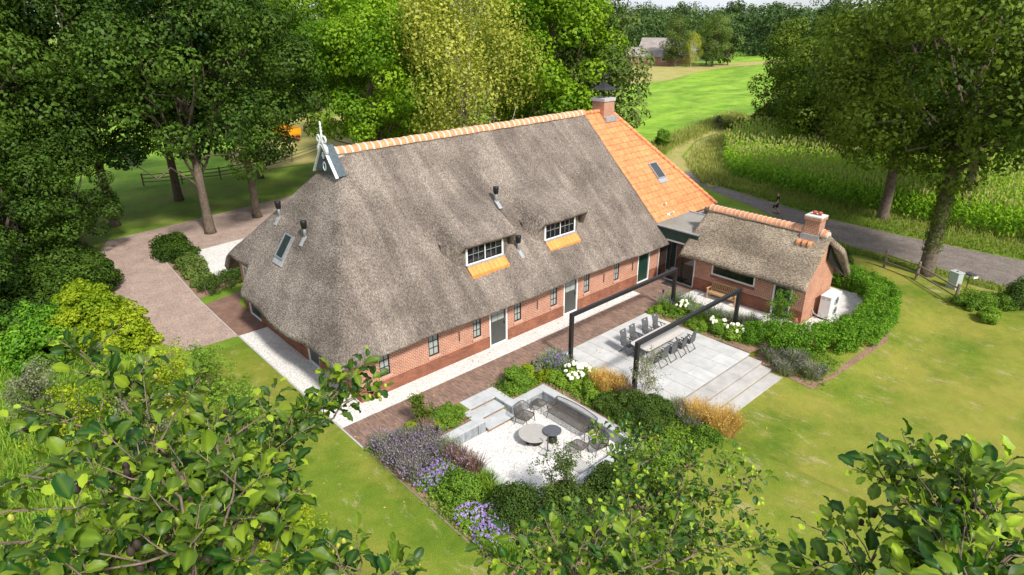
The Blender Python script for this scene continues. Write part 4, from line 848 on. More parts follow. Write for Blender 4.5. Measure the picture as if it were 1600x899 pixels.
# ---- lounge set in the gravel pit (floor at -0.5)
ZF = -0.5
def rods(b, pts, r=0.011, n=5): b.tube(pts, r, n)
def lounge_seat(name, label, cat, loc, rz, W=0.68, D=0.62, back=True, group=None, seats=1, arms=True):
    t = thing(name, label, cat, (loc[0], loc[1], ZF), rz, group); zs = 0.36; Wt = W*seats
    fr = MB(); cx_, cy_ = Wt/2, D/2; rr = 0.12; ring = []
    for sx, sy, a0 in ((1, 1, 0), (-1, 1, 90), (-1, -1, 180), (1, -1, 270)):
        for k in range(4): a = rad(a0+30*k); ring.append((sx*(cx_-rr)+rr*math.cos(a), sy*(cy_-rr)+rr*math.sin(a), zs))
    fr.tube(ring+[ring[0]], 0.02, 6); fr.build('seat_frame', M['rope'], t, smooth=True)
    s = MB()
    nw = int(Wt/0.04)
    for k in range(1, nw): x = -cx_+Wt*k/nw; yy_ = cy_-0.02-(0.05 if abs(x) > cx_-0.08 else 0); s.bar((x, -yy_, zs), (x, yy_, zs), 0.015, 0.006)
    for k in range(1, 15): y = -cy_+D*k/15; xx_ = cx_-0.02-(0.05 if abs(y) > cy_-0.08 else 0); s.bar((-xx_, y, zs+0.004), (xx_, y, zs+0.004), 0.012, 0.006)
    s.build('woven_seat', M['rope'], t)
    for sx in (-1, 1):
        for sy in (-1, 1): b = MB(); b.tube([(sx*(cx_-0.05), sy*(cy_-0.06), zs), (sx*(cx_-0.01), sy*(cy_-0.0), 0)], 0.016, 6); b.build('leg', M['rope'], t)
    if back:
        # hoop from arm round the back to the other arm; local -y is the back
        hoop = []; lo = []
        for k in range(25):
            u = k/24; 
            if u < 0.25: v = u/0.25; p = (-cx_-0.05, cy_*0.75-(D*0.95)*v); z = 0.56+0.20*smooth(v)
            elif u > 0.75: v = (1-u)/0.25; p = (cx_+0.05, cy_*0.75-(D*0.95)*v); z = 0.56+0.20*smooth(v)
            else: v = (u-0.25)/0.5; p = (-(cx_+0.05)+(Wt+0.1)*v, -cy_-0.0-0.10*math.sin(math.pi*v)**0.5); z = 0.76+0.05*math.sin(math.pi*v)
            hoop.append((p[0], p[1], float(z))); lo.append((max(-cx_, min(cx_, p[0]*0.96)), max(-cy_, min(cy_, p[1]*0.96)), zs))
        b = MB(); b.tube([lo[0]] + hoop + [lo[-1]], 0.018, 6); b.build('back_hoop', M['rope'], t, smooth=True)
        b = MB(); m_ = int(38*(1+0.75*(seats-1)))
        for k in range(1, m_):
            f = 24*k/m_; i = int(f); g = f-i; P0 = np.array(lo[i])*(1-g)+np.array(lo[min(i+1, 24)])*g; P1 = np.array(hoop[i])*(1-g)+np.array(hoop[min(i+1, 24)])*g
            b.bar(P0, P1, 0.011, 0.007)
        mid = [tuple(np.array(lo[i])*0.45+np.array(hoop[i])*0.55) for i in range(25)]; b.tube(mid, 0.009, 4); b.build('woven_back', M['rope'], t)
    return t
lounge_seat('lounge_chair', 'dark woven lounge armchair at the foot of the pit steps', 'chair', (4.62, -5.28), rad(196))
lounge_seat('lounge_sofa', 'three-seat dark woven sofa against the right pit wall', 'sofa', (5.86, -6.75), rad(90), 0.72, 0.70, seats=3)
lounge_seat('footstool', 'dark woven footstool in the pit corner between armchair and sofa', 'footstool', (5.72, -5.02), rad(100), 0.56, 0.50, back=False)
lounge_seat('footstool', 'dark woven footstool, left of the two in front of the sofa end', 'footstool', (4.80, -8.16), rad(95), 0.60, 0.54, back=False)
lounge_seat('lounge_chair', 'dark woven low chair, right of the two seats in front of the sofa end', 'chair', (5.38, -8.62), rad(75), 0.60, 0.56)
t = thing('coffee_table', 'round low table with pale stone top and dark drum base', 'table', (4.02, -6.45, ZF))
MB().lathe([(0.60, 0.36), (0.625, 0.365), (0.625, 0.395), (0.61, 0.40)], n=40).build('tabletop', M['stonetop'], t)
for k in range(3):
    a = 2*math.pi*k/3+0.4; q = [(0.36*math.cos(a+s), 0.36*math.sin(a+s)) for s in np.linspace(-0.75, 0.75, 8)]; q += [(0.30*math.cos(a+s), 0.30*math.sin(a+s)) for s in np.linspace(0.75, -0.75, 8)]
    MB().prism(q, 0.0, 0.359).build('leg_panel', M['black'], t)
t = thing('side_table', 'small round side table with anthracite top and flared base', 'table', (4.58, -6.92, ZF))
MB().lathe([(0.36, 0.47), (0.375, 0.475), (0.375, 0.495), (0.365, 0.50)], n=32).build('tabletop', M['darktop'], t)
MB().lathe([(0.22, 0.0), (0.20, 0.15), (0.15, 0.35), (0.13, 0.469)], n=20).build('base', M['black'], t, smooth=True)
t = thing('parasol_stand', 'square concrete parasol base with an empty grey tube', 'parasol stand', (3.86, -7.38, ZF), rad(8))
MB().box(-0.25, 0.25, -0.25, 0.25, 0.0, 0.09).build('base', M['concrete'], t, bevel=0.012)
MB().tube([(0, 0, 0.09), (0, 0, 0.95)], 0.028, 10).build('tube', M['alu'], t); MB().tube([(0.028, 0, 0.9), (0.07, 0, 0.9)], 0.015, 8).build('knob', M['black'], t)
mp = onZ(905, 727, -0.47); t = thing('slatted_mat', 'weathered slatted wooden mat lying on the white gravel', 'mat', (mp[0], mp[1], ZF+0.003), rad(4))
for k in range(9): MB().box(-0.35, 0.35, -0.36+0.08*k, -0.30+0.08*k, 0.012, 0.032).build('slat', M['concrete'], t)
for x in (-0.25, 0.25): MB().box(x-0.025, x+0.025, -0.36, 0.34, 0.0, 0.0115).build('batten', M['oldwood'], t)
# garden spots
for px, py, lab in ((685, 690, 'slim black garden lamp in the lavender by the pit coping'), (787, 612, 'black garden lamp beside the green mound above the pit steps'), (1035, 470, 'slim black garden lamp among the verbena at the terrace end')):
    p = onZ(px, py, 0); t = thing('garden_lamp', lab, 'lamp', (p[0], p[1], 0.0), 0, 'black garden lamps in the beds')
    MB().tube([(0, 0, 0), (0, 0, 0.55)], 0.02, 8).build('stem', M['black'], t); MB().lathe([(0.03, 0.5), (0.06, 0.52), (0.06, 0.68), (0.03, 0.70)], n=10).build('lamp_head', M['black'], t)

# ================================================================ right side: fence, cabinet, person
def fence(name, label, posts, rails=(0.45, 0.9), ph=1.15, pr=0.07, mat='oldwood', group=None):
    t = thing(name, label, 'fence', (posts[0][0], posts[0][1], 0), 0, group)
    o0 = np.array([posts[0][0], posts[0][1], 0])
    loc = [np.array([x, y, Tz(x, y)])-o0 for x, y in posts]
    for p in loc: MB().tube([p+(0, 0, -0.1), p+(0, 0, ph*0.97), p+(0, 0, ph)], [pr, pr, pr*0.7], 8).build('post', M[mat], t)
    for a, b in zip(loc[:-1], loc[1:]):
        for z in rails: c = MB(); c.tube([a+(0, 0, z), b+(0, 0, z)], 0.05, 7); c.build('rail', M[mat], t)
    return t
fp = [onZ(1381, 418, -0.2)[:2], onZ(1431, 437, -0.2)[:2], onZ(1491, 474, -0.2)[:2]]
fence('post_and_rail_fence', 'weathered wooden post and rail fence in front of the ivy-covered oak', [tuple(p) for p in fp], (0.42, 0.92), 1.2, 0.09)
mbp = onZ(1489, 450, -0.2); t = thing('utility_cabinet', 'pale grey-green utility cabinet standing behind the roadside fence', 'cabinet', (mbp[0], mbp[1], -0.2), rad(-25))
MB().box(-0.22, 0.22, -0.3, 0.3, 0.12, 1.0).build('casing', M['boxgrey'], t, bevel=0.02)
MB().box(-0.25, 0.25, -0.33, 0.33, 1.002, 1.06).build('lid', M['boxgrey'], t, bevel=0.015)
MB().box(-0.24, 0.24, -0.32, 0.32, 0.0, 0.119).build('plinth', M['concrete'], t)
MB().box(-0.03, 0.03, -0.06, 0.06, 1.061, 1.09).build('lock', M['black'], t)
t = thing('letterbox', 'flat grey box on a short pole next to the utility cabinet', 'letterbox', (mbp[0]+0.55, mbp[1]-0.55, -0.2), rad(-25))
MB().box(-0.2, 0.2, -0.25, 0.25, 0.85, 0.95).build('box', M['alu'], t, bevel=0.01); MB().box(-0.05, 0.3, -0.3, -0.26, 0.7, 0.82).build('plate', M['boxwhite'], t); MB().tube([(0, 0, 0), (0, 0, 0.85)], 0.03, 8).build('pole', M['alu'], t)
# person walking away along the road
pe = onZ(1212, 334, ZR); per = thing('person', 'person in black t-shirt and shorts walking up the road carrying a dark bag', 'person', (pe[0], pe[1], ZR), rad(35))
def skin(name, verts, edges, radii, mat, parent, sub=2, root=0):
    me = bpy.data.meshes.new(name); me.from_pydata(verts, edges, []); me.materials.append(mat); o = link(name, me, parent)
    o.modifiers.new('skin', 'SKIN'); sv = me.skin_vertices[0].data
    for i, r in enumerate(radii): sv[i].radius = r if hasattr(r, '__len__') else (r, r)
    sv[root].use_root = True
    s = o.modifiers.new('sub', 'SUBSURF'); s.levels = sub; s.render_levels = sub; return o
# local: x right, +y facing direction (away from camera)
bv = [(0, 0, 0.95), (0, 0, 1.12), (0, 0.0, 1.32), (0, -0.01, 1.46), (0, 0, 1.55), (0, 0.02, 1.66), (0, 0.02, 1.76),
      (0.10, 0, 0.92), (0.11, 0.10, 0.50), (0.11, 0.02, 0.09), (0.11, 0.16, 0.04), (-0.10, 0, 0.92), (-0.11, -0.02, 0.50), (-0.11, -0.24, 0.16), (-0.11, -0.14, 0.05),
      (0.19, 0, 1.43), (0.25, -0.04, 1.16), (0.27, 0.04, 0.92), (0.275, 0.06, 0.84), (-0.19, 0, 1.43), (-0.27, 0.02, 1.17), (-0.33, 0.12, 0.95), (-0.345, 0.16, 0.88),
      (0.275, 0.075, 0.76), (0.30, 0.10, 0.79), (-0.35, 0.19, 0.80), (-0.32, 0.20, 0.83)]
be = [(0, 1), (1, 2), (2, 3), (3, 4), (4, 5), (5, 6), (0, 7), (7, 8), (8, 9), (9, 10), (0, 11), (11, 12), (12, 13), (13, 14), (3, 15), (15, 16), (16, 17), (17, 18), (3, 19), (19, 20), (20, 21), (21, 22), (18, 23), (18, 24), (22, 25), (22, 26)]
br = [(0.15, 0.10), (0.14, 0.095), (0.16, 0.105), (0.10, 0.08), 0.055, (0.08, 0.10), (0.06, 0.075), 0.085, 0.058, 0.038, 0.03, 0.085, 0.058, 0.038, 0.03, 0.06, 0.045, 0.032, 0.035, 0.06, 0.045, 0.032, 0.035, 0.014, 0.013, 0.014, 0.013]
skin('body', bv, be, br, M['skin'], per)
ix = [1, 2, 3, 15, 16, 19, 20, 0]; mp_i = {v: i for i, v in enumerate(ix)}
tv = [bv[i] for i in ix]; tv[4] = (0.235, -0.02, 1.25); tv[6] = (-0.245, 0.01, 1.25)
skin('t_shirt', tv, [(7, 0), (0, 1), (1, 2), (2, 3), (3, 4), (2, 5), (5, 6)], [(0.165, 0.115), (0.18, 0.125), (0.12, 0.095), 0.078, 0.075, 0.078, 0.075, (0.175, 0.12)], M['cloth_black'], per, root=1)
skin('shorts', [(0, 0, 0.98), (0, 0, 0.90), (0.105, 0.02, 0.82), (0.115, 0.09, 0.52), (-0.105, -0.01, 0.82), (-0.115, -0.02, 0.52)], [(0, 1), (1, 2), (2, 3), (1, 4), (4, 5)], [(0.17, 0.12), (0.16, 0.12), 0.105, 0.09, 0.105, 0.09], M['cloth_black'], per)
skin('hair', [(0, 0.0, 1.68), (0, 0.0, 1.765)], [(0, 1)], [(0.085, 0.10), (0.07, 0.085)], M['hair'], per)
for x, y, z in ((0.11, 0.10, 0.045), (-0.11, -0.16, 0.07)): skin('shoe', [(x, y-0.1, z), (x, y+0.12, z-0.01)], [(0, 1)], [0.05, 0.045], M['rubber'], per)
MB().box(-0.10, 0.10, -0.145, -0.138, 1.36, 1.39).build('shirt_print', M['white'], per)
t = thing('tool_bag', 'dark bag held in the right hand of the walking person', 'bag', (0, 0, 0)); 
hx = Matrix.Rotation(rad(35), 3, 'Z') @ Vector((0.285, 0.09, 0.78)); t.location = (pe[0]+hx.x, pe[1]+hx.y, ZR+hx.z-0.42)
MB().box(-0.08, 0.08, -0.16, 0.16, 0.0, 0.26).build('body', M['rubber'], t, bevel=0.04); b = MB(); b.tube([(0, -0.11, 0.25), (0, -0.06, 0.40), (0, 0.06, 0.40), (0, 0.11, 0.25)], 0.015, 6); b.build('handle', M['black'], t)

# ================================================================ left side: wagon and fences beyond the oaks
wp = onZ(450, 220, 0.0); t = thing('farm_wagon', 'yellow slatted farm wagon with red drawbar parked under the oaks', 'wagon', (wp[0], wp[1], 0.02), rad(95))
MB().box(-2.0, 2.0, -0.9, 0.9, 0.85, 0.97).build('deck', M['yellow'], t)
for s in (-1, 1):
    for k in range(3): MB().box(-2.0, 2.0, s*0.9-0.03, s*0.9+0.03, 1.0+0.27*k, 1.22+0.27*k).build('side_board', M['yellow'], t)
    for k in range(5): MB().box(-1.95+0.97*k-0.04, -1.95+0.97*k+0.04, s*0.945-0.012, s*0.945+0.012, 0.9, 1.8).build('stake', M['yellow'], t)
    for x in (-1.2, 1.1):
        c = MB(); c.tube([(x, s*0.78-0.1, 0.42), (x, s*0.78+0.1, 0.42)], 0.42, 20); w_ = c.build('wheel', M['rubber'], t); c = MB(); c.tube([(x, s*0.78-0.11, 0.42), (x, s*0.78+0.11, 0.42)], 0.2, 14); c.build('rim', M['red'], w_)
MB().box(-2.06, -2.003, -0.87, 0.87, 1.0, 1.75).build('tail_board', M['yellow'], t); MB().box(2.003, 2.06, -0.87, 0.87, 1.0, 1.75).build('head_board', M['yellow'], t)
c = MB(); c.bar((-1.2, -0.8, 0.42), (-1.2, 0.8, 0.42), 0.1); c.bar((1.1, -0.8, 0.42), (1.1, 0.8, 0.42), 0.1); c.bar((-2, 0, 0.75), (2, 0, 0.75), 0.16); c.build('chassis', M['red'], t)
c = MB(); c.bar((-2.0, 0.25, 0.7), (-3.3, 0, 0.5), 0.08); c.bar((-2.0, -0.25, 0.7), (-3.3, 0, 0.5), 0.08); c.build('drawbar', M['red'], t)
gp = onZ(430, 212, 0); sh = thing('field_shed', 'grey wooden field shed half hidden behind the yellow wagon', 'shed', (gp[0]-1.2, gp[1]+8, 0.02), rad(60))
MB().box(-3, 3, -2, 2, 0, 2.4).build('wall', M['oldwood'], sh); c = MB(); c.add([(-3.3, -2.4, 2.35), (3.3, -2.4, 2.35), (3.3, 0, 3.5), (-3.3, 0, 3.5), (-3.3, 2.4, 2.35), (3.3, 2.4, 2.35)], [(0, 1, 2, 3), (3, 2, 5, 4), (0, 3, 4), (1, 5, 2), (0, 4, 5, 1)]); c.build('roof', M['barnroof'], sh)
fl = [onZ(*p, 0)[:2] for p in ((505, 237), (457, 254), (405, 269), (345, 280), (285, 287), (225, 291))]
fence('paddock_fence', 'wooden rail fence along the paddock beyond the left oaks', [tuple(p) for p in fl], (0.4, 0.75, 1.1), 1.25, 0.08)
pw = onZ(458, 238, 0); t = thing('marker_post', 'black and white marker post in front of the yellow wagon', 'post', (pw[0], pw[1], 0.02))
MB().tube([(0, 0, 0), (0, 0, 1.0)], 0.07, 8).build('black_shaft', M['black'], t); MB().tube([(0, 0, 1.002), (0, 0, 1.2)], 0.075, 8).build('white_band', M['white'], t); MB().tube([(0, 0, 1.202), (0, 0, 1.4)], 0.07, 8).build('black_cap', M['black'], t)

# ================================================================ far farmstead
def barn(label, c, rz, L, W, hw_, hr, wall, roofm, nwin):
    t = thing('barn', label, 'barn', (c[0], c[1], -0.2), rz)
    MB().box(-L/2, L/2, -W/2, W/2, 0, hw_).build('wall', M[wall], t)
    g = MB(); g.add([(-L/2-0.4, -W/2-0.5, hw_-0.2), (L/2+0.4, -W/2-0.5, hw_-0.2), (L/2+0.4, 0, hr), (-L/2-0.4, 0, hr), (-L/2-0.4, W/2+0.5, hw_-0.2), (L/2+0.4, W/2+0.5, hw_-0.2)], [(0, 1, 2, 3), (3, 2, 5, 4), (0, 3, 4), (1, 5, 2), (0, 4, 5, 1)]); g.build('roof', M[roofm], t)
    for k in range(nwin):
        x = -L/2+L*(k+0.5)/nwin; w_ = MB().box(x-0.7, x+0.7, -W/2-0.06, -W/2-0.003, 1.3, 2.4).build('window', M['white'], t); MB().box(x-0.58, x+0.58, -W/2-0.09, -W/2-0.061, 1.4, 2.3).build('pane', M['glass_dark'], w_)
    return t
b1 = onZ(1006, 103, -0.2); barn('low brick barn with grey roof and small windows at the far meadow edge', (b1[0]+5, b1[1]+1.5), math.atan2(-17, 6), 14, 8, 2.8, 5.0, 'barnbrick', 'barnroof', 4)
b2 = onZ(1050, 101, -0.2); barn('grey-roofed brick barn behind the far birch', (b2[0]+8, b2[1]+4), math.atan2(-16, 7), 10, 8, 2.8, 4.8, 'barnbrick', 'barnroof', 2)
b3 = onZ(1084, 97, -0.2); barn('green boarded barn with pale roof at the far meadow edge', (b3[0]+6, b3[1]+3), math.atan2(-16, 7), 12, 9, 3.6, 6.0, 'barngreen', 'zinc', 0)
b4 = onZ(1030, 100, -0.2); barn('tall barn with a white gable edge behind the low brick barn', (b4[0]+22, b4[1]+16), math.atan2(-16, 7), 12, 9, 3.4, 6.6, 'barnbrick', 'barnroof', 0)
# ================================================================ vegetation
def unit(v): return v/np.maximum(np.linalg.norm(v, axis=-1, keepdims=True), 1e-9)
def leaf_quads(P, Nn, size, rg, aspect=0.62, fold=0.18, roll=True):
    """folded diamond leaves at P with normals Nn -> V, F"""
    n = len(P); Nn = unit(Nn); a = unit(np.cross(Nn, rg.normal(size=(n, 3)))); b = np.cross(Nn, a)
    s = (size*(0.65+0.7*rg.random(n)))[:, None]
    base = P - a*s*0.5; tip = P + a*s*0.5 - Nn*s*0.10; lf = P + b*s*aspect*0.5 + Nn*s*fold; rt = P - b*s*aspect*0.5 + Nn*s*fold
    V = np.stack([base, rt, tip, lf], 1).reshape(-1, 3); F = np.arange(4*n).reshape(n, 4); return V, F
def clumps_cloud(rg, C, R, n_each, leaf, flat=0.75, inner=0.45, upb=0.45, tvar=0.22, base_tint=0.5, aspect=0.62, jit=0.55, cv=0.8):
    """leaf clumps round centres C with radii R"""
    Ps, Ns, Ts = [], [], []
    for c, r, n in zip(C, R, n_each):
        n = int(n); d = unit(rg.normal(size=(n, 3))); rr = r*(inner+(1-inner)*rg.random(n)**0.6)
        p = d*rr[:, None]; p[:, 2] *= flat; Ps.append(c+p); Ns.append(d+np.array([0, 0, upb])+rg.normal(size=(n, 3))*jit)
        Ts.append(np.clip(base_tint+rg.normal()*tvar*cv+rg.normal(size=n)*tvar, 0, 1))
    P = np.concatenate(Ps); Nn = np.concatenate(Ns); t = np.concatenate(Ts)
    V, F = leaf_quads(P, Nn, leaf, rg, aspect); return V, F, np.repeat(t, 4)
def join(*parts):
    Vs, Fs, Ts = [], [], []; b = 0
    for V, F, t in parts: Vs.append(V); Fs.append(F+b); Ts.append(t); b += len(V)
    return np.concatenate(Vs), np.concatenate(Fs), np.concatenate(Ts)
def limb(mb, p0, p1, r0, r1, rg, n=6, wob=0.06, seg=5):
    p0, p1 = np.array(p0, float), np.array(p1, float); L = np.linalg.norm(p1-p0); pts = []; rs = []
    for k in range(seg+1):
        t = k/seg; w = rg.normal(size=3)*L*wob*math.sin(math.pi*t); pts.append(p0+(p1-p0)*t+w); rs.append(r0+(r1-r0)*t)
    mb.tube(pts, rs, n); return pts
def tree_meshes(seed, H, R, zlow, leafm, leaf=0.30, nclump=75, per=200, barkm='bark', cr=1.45, droop=0.0, tr=0.3, lean=0.0, shape=1.0, base_tint=0.5):
    rg = np.random.default_rng(seed); zc = (H+zlow)/2; hz = (H-zlow)/2
    C = []; 
    while len(C) < nclump:
        d = unit(rg.normal(size=3)); f = 0.35+0.65*rg.random()**0.45; p = d*f
        zz = zc+p[2]*hz; taper = 1.0 - 0.35*shape*max(0, p[2]) ; q = np.array([p[0]*R*taper, p[1]*R*taper, zz])
        if all(np.linalg.norm((q-c)/np.array([1, 1, 0.8])) > cr*0.55 for c in C[-40:]) or rg.random() < 0.15: C.append(q)
    C = np.array(C); Rr = cr*(0.7+0.6*rg.random(nclump))
    V, F, t = clumps_cloud(rg, C, Rr, per*Rr**2/cr**2, leaf, 0.72 if not droop else 1.5, 0.66, 0.5, 0.17, base_tint, jit=0.38, cv=1.3)
    if droop:
        P2 = []; 
        for c in C:
            for _ in range(int(per/14)):
                s = c+rg.normal(size=3)*cr*0.7; n = rg.integers(6, 12); k = np.arange(n); P2.append(s+np.stack([rg.normal()*0.04*k, rg.normal()*0.04*k, -0.20*k*droop], -1)+rg.normal(size=(n, 3))*0.06)
        P2 = np.concatenate(P2); V2, F2 = leaf_quads(P2, rg.normal(size=P2.shape)+np.array([0, 0, 0.2]), leaf*0.9, rg); V, F, t = join((V, F, t), (V2, F2, np.repeat(np.clip(base_tint+0.1+rg.normal(size=len(P2))*0.2, 0, 1), 4)))
    crown = np_mesh('crown', V, F, M[leafm], tint=t)
    mb = MB(); fork = np.array([lean, 0, zlow+0.25*(H-zlow)]); mb.tube([(0, 0, -0.1), (0.02, 0.02, 0.4), (lean*0.3, 0, zlow*0.5), (lean*0.7, 0.05, zlow), tuple(fork)], [tr*1.35, tr*1.08, tr*0.95, tr*0.85, tr*0.68], 10)
    limb(mb, fork, (lean, 0, H*0.9), tr*0.68, 0.04, rg)
    idx = rg.choice(nclump, min(nclump, 26), replace=False)
    for i in idx:
        s = rg.random(); st = np.array([lean*0.8, 0, zlow+(H-zlow)*0.55*s*min(1, max(0.05, (C[i][2]-zlow)/(H-zlow)))]); limb(mb, st, C[i], tr*(0.34-0.12*s), 0.03, rg)
    return crown, mb.mesh('trunk', M[barkm], True)
def place_tree(name, label, ms, loc, rz=0, sc=1.0, group=None, cat='tree'):
    t = thing(name, label, cat, loc, rz, group); t.scale = (sc,)*3 if not hasattr(sc, '__len__') else sc
    link('crown', ms[0], t); link('trunk', ms[1], t); return t
PROTO = {
 'oakd1': tree_meshes(11, 18.5, 6.3, 3.2, 'oak_shaded', 0.27, 76, 320, cr=1.5, tr=0.34),
 'oakd2': tree_meshes(12, 17.5, 5.6, 4.2, 'oak_shaded', 0.26, 64, 320, cr=1.45, tr=0.30),
 'oakd3': tree_meshes(21, 14.0, 5.2, 0.3, 'oak_shaded', 0.26, 90, 290, cr=1.35, tr=0.26),
 'oak1': tree_meshes(13, 18.0, 6.0, 2.0, 'oak', 0.29, 90, 330, cr=1.6, tr=0.34, base_tint=0.5),
 'oak2': tree_meshes(14, 17.0, 5.0, 2.0, 'oak', 0.29, 74, 310, cr=1.45, tr=0.30, base_tint=0.55),
 'birch': tree_meshes(15, 17.5, 5.6, 1.5, 'birch', 0.22, 80, 230, 'bark_birch', 1.25, 1.0, 0.22, base_tint=0.5),
 'grey': tree_meshes(16, 15.5, 4.2, 1.5, 'greygreen', 0.30, 70, 180, tr=0.26),
 'olive1': tree_meshes(17, 20.5, 8.2, 6.8, 'olive', 0.27, 110, 340, cr=1.75, tr=0.42),
 'olive2': tree_meshes(18, 16.0, 6.3, 4.6, 'olive', 0.28, 85, 320, cr=1.6, tr=0.36, base_tint=0.45),
 'olive3': tree_meshes(22, 14.5, 6.3, 1.6, 'olive', 0.30, 90, 300, cr=1.6, tr=0.36, base_tint=0.5),
 'far1': tree_meshes(19, 15.0, 5.2, 1.0, 'far', 0.8, 40, 60, cr=1.9, tr=0.3),
 'far2': tree_meshes(20, 16.0, 4.2, 1.0, 'far', 0.8, 34, 60, cr=1.8, tr=0.3),
}
OAKS = 'dark oaks left of the farmhouse'
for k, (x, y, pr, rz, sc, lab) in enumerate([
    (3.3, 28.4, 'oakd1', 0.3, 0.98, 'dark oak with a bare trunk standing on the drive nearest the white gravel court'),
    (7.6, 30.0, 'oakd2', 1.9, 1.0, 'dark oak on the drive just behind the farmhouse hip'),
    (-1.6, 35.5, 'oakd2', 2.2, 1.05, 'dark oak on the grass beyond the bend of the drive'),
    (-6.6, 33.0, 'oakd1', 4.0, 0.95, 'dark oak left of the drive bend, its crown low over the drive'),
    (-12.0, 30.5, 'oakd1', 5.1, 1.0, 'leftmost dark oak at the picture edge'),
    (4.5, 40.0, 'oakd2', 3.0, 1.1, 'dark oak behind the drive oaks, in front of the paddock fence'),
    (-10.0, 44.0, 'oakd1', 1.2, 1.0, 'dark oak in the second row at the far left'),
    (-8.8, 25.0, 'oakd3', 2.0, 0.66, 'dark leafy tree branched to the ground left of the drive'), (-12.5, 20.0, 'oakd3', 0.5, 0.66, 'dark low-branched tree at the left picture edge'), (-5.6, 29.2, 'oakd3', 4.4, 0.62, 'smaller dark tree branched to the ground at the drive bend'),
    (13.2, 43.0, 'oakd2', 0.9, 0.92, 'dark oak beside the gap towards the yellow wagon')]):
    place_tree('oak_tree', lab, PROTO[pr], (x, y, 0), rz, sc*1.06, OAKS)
for px, D, pr, rz, sc, lab, grp in [
    (578, 58, 'oak1', 0.4, 0.86, 'large fresh green oak rising behind the owl board', 'green trees behind the farmhouse'),
    (606, 70, 'oak2', 1.4, 1.1, 'green oak between the large oak and the birch', 'green trees behind the farmhouse'),
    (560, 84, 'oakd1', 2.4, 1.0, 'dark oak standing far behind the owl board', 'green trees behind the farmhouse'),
    (720, 56, 'birch', 0.2, 1.02, 'yellow-green birch with drooping twigs behind the ridge', 'green trees behind the farmhouse'),
    (668, 62, 'birch', 2.9, 0.85, 'smaller yellow-green birch left of the tall birch', 'green trees behind the farmhouse'),
    (862, 60, 'oak2', 3.3, 1.02, 'bright green oak behind the right end of the thatch ridge', 'green trees behind the farmhouse'),
    (800, 74, 'oak1', 4.1, 1.0, 'green oak behind the birch', 'green trees behind the farmhouse'),
    (925, 62, 'grey', 0.7, 1.06, 'grey-green tree behind the hooded chimney', 'green trees behind the farmhouse'),
    (478, 118, 'oak1', 1.0, 1.35, 'tall oak far behind the yellow wagon', 'green trees behind the farmhouse'), (415, 112, 'oak2', 2.2, 1.4, 'second tall oak far behind the yellow wagon', 'green trees behind the farmhouse'),
    (895, 84, 'oak1', 5.0, 0.95, 'green oak farthest behind the chimney', 'green trees behind the farmhouse')]:
    p = at(px, D); place_tree('birch_tree' if pr == 'birch' else 'oak_tree' if pr != 'grey' else 'ash_tree', lab, PROTO[pr], p, rz, sc*1.14, grp)
RT = 'trees along the road and maize field'
place_tree('oak_tree', 'oak with a bare trunk on the verge between road and maize', PROTO['olive2'], (44.0, -5.1, -0.2), 0.5, 1.08, RT)
big = place_tree('oak_tree', 'tall ivy-covered oak behind the post and rail fence', PROTO['olive1'], (33.9, -11.3, -0.2), 1.7, 0.98, RT)
for px, D, pr, rz, sc, lab in [(1282, 94, 'olive3', 2.0, 1.05, 'roadside tree with a lit tip reaching over the meadow'), (1345, 80, 'olive3', 3.6, 1.05, 'dark tree standing in the maize behind the verge oak'),
    (1448, 84, 'olive1', 0.6, 0.85, 'broad tree behind the ivy-covered oak'), (1590, 62, 'olive2', 4.4, 1.1, 'tree at the right picture edge beyond the road'), (1560, 92, 'olive1', 5.2, 0.85, 'far tree at the right picture edge behind the maize')]:
    place_tree('field_tree', lab, PROTO[pr], at(px, D, -0.2), rz, sc, RT)
# ivy on the big trunk
rg = np.random.default_rng(77); n = 2600; a = rg.random(n)*2*math.pi; z = rg.random(n)**0.8*6.5+1.6; r = 0.42*(1-z*0.03)+rg.random(n)*0.22
P = np.stack([r*np.cos(a), r*np.sin(a), z], -1); V, F = leaf_quads(P, np.stack([np.cos(a), np.sin(a), 0.4+0*a], -1)+rg.normal(size=(n, 3))*0.4, 0.14, rg)
link('ivy', np_mesh('ivy', V, F, M['olive'], tint=np.repeat(rg.random(n)*0.6+0.2, 4)), big)
# ---- far wood and single far trees
FT = 'single trees round the far farmstead'
for x, y, pr, sc, lab, mt in [(158, 93.5, 'grey', 0.95, 'tall pale birch in front of the far low barn', None), (166, 86, 'grey', 0.98, 'loose birch in front of the far green barn', None), (172.5, 84.8, 'far2', 0.82, 'dark upright tree right of the far green barn', None), (170, 90.5, 'oak2', 0.7, 'green tree behind the loose far birch', None), (161, 90, 'birch', 0.55, 'small yellowish tree between the two far birches', None)]:
    place_tree('birch_tree' if 'birch' in lab and 'behind' not in lab else 'field_tree', lab, PROTO[pr], (x, y, -0.2), x, sc, FT)
rg = np.random.default_rng(31)
k = 0
for px, D, h in [(960, 330, 1.0), (985, 300, 1.0), (1010, 345, 1.05), (1066, 420, 1.35), (1147, 390, 1.45), (1205, 300, 1.0), (1228, 310, 1.15), (1256, 330, 1.0), (1302, 330, 1.35)]:
    pass
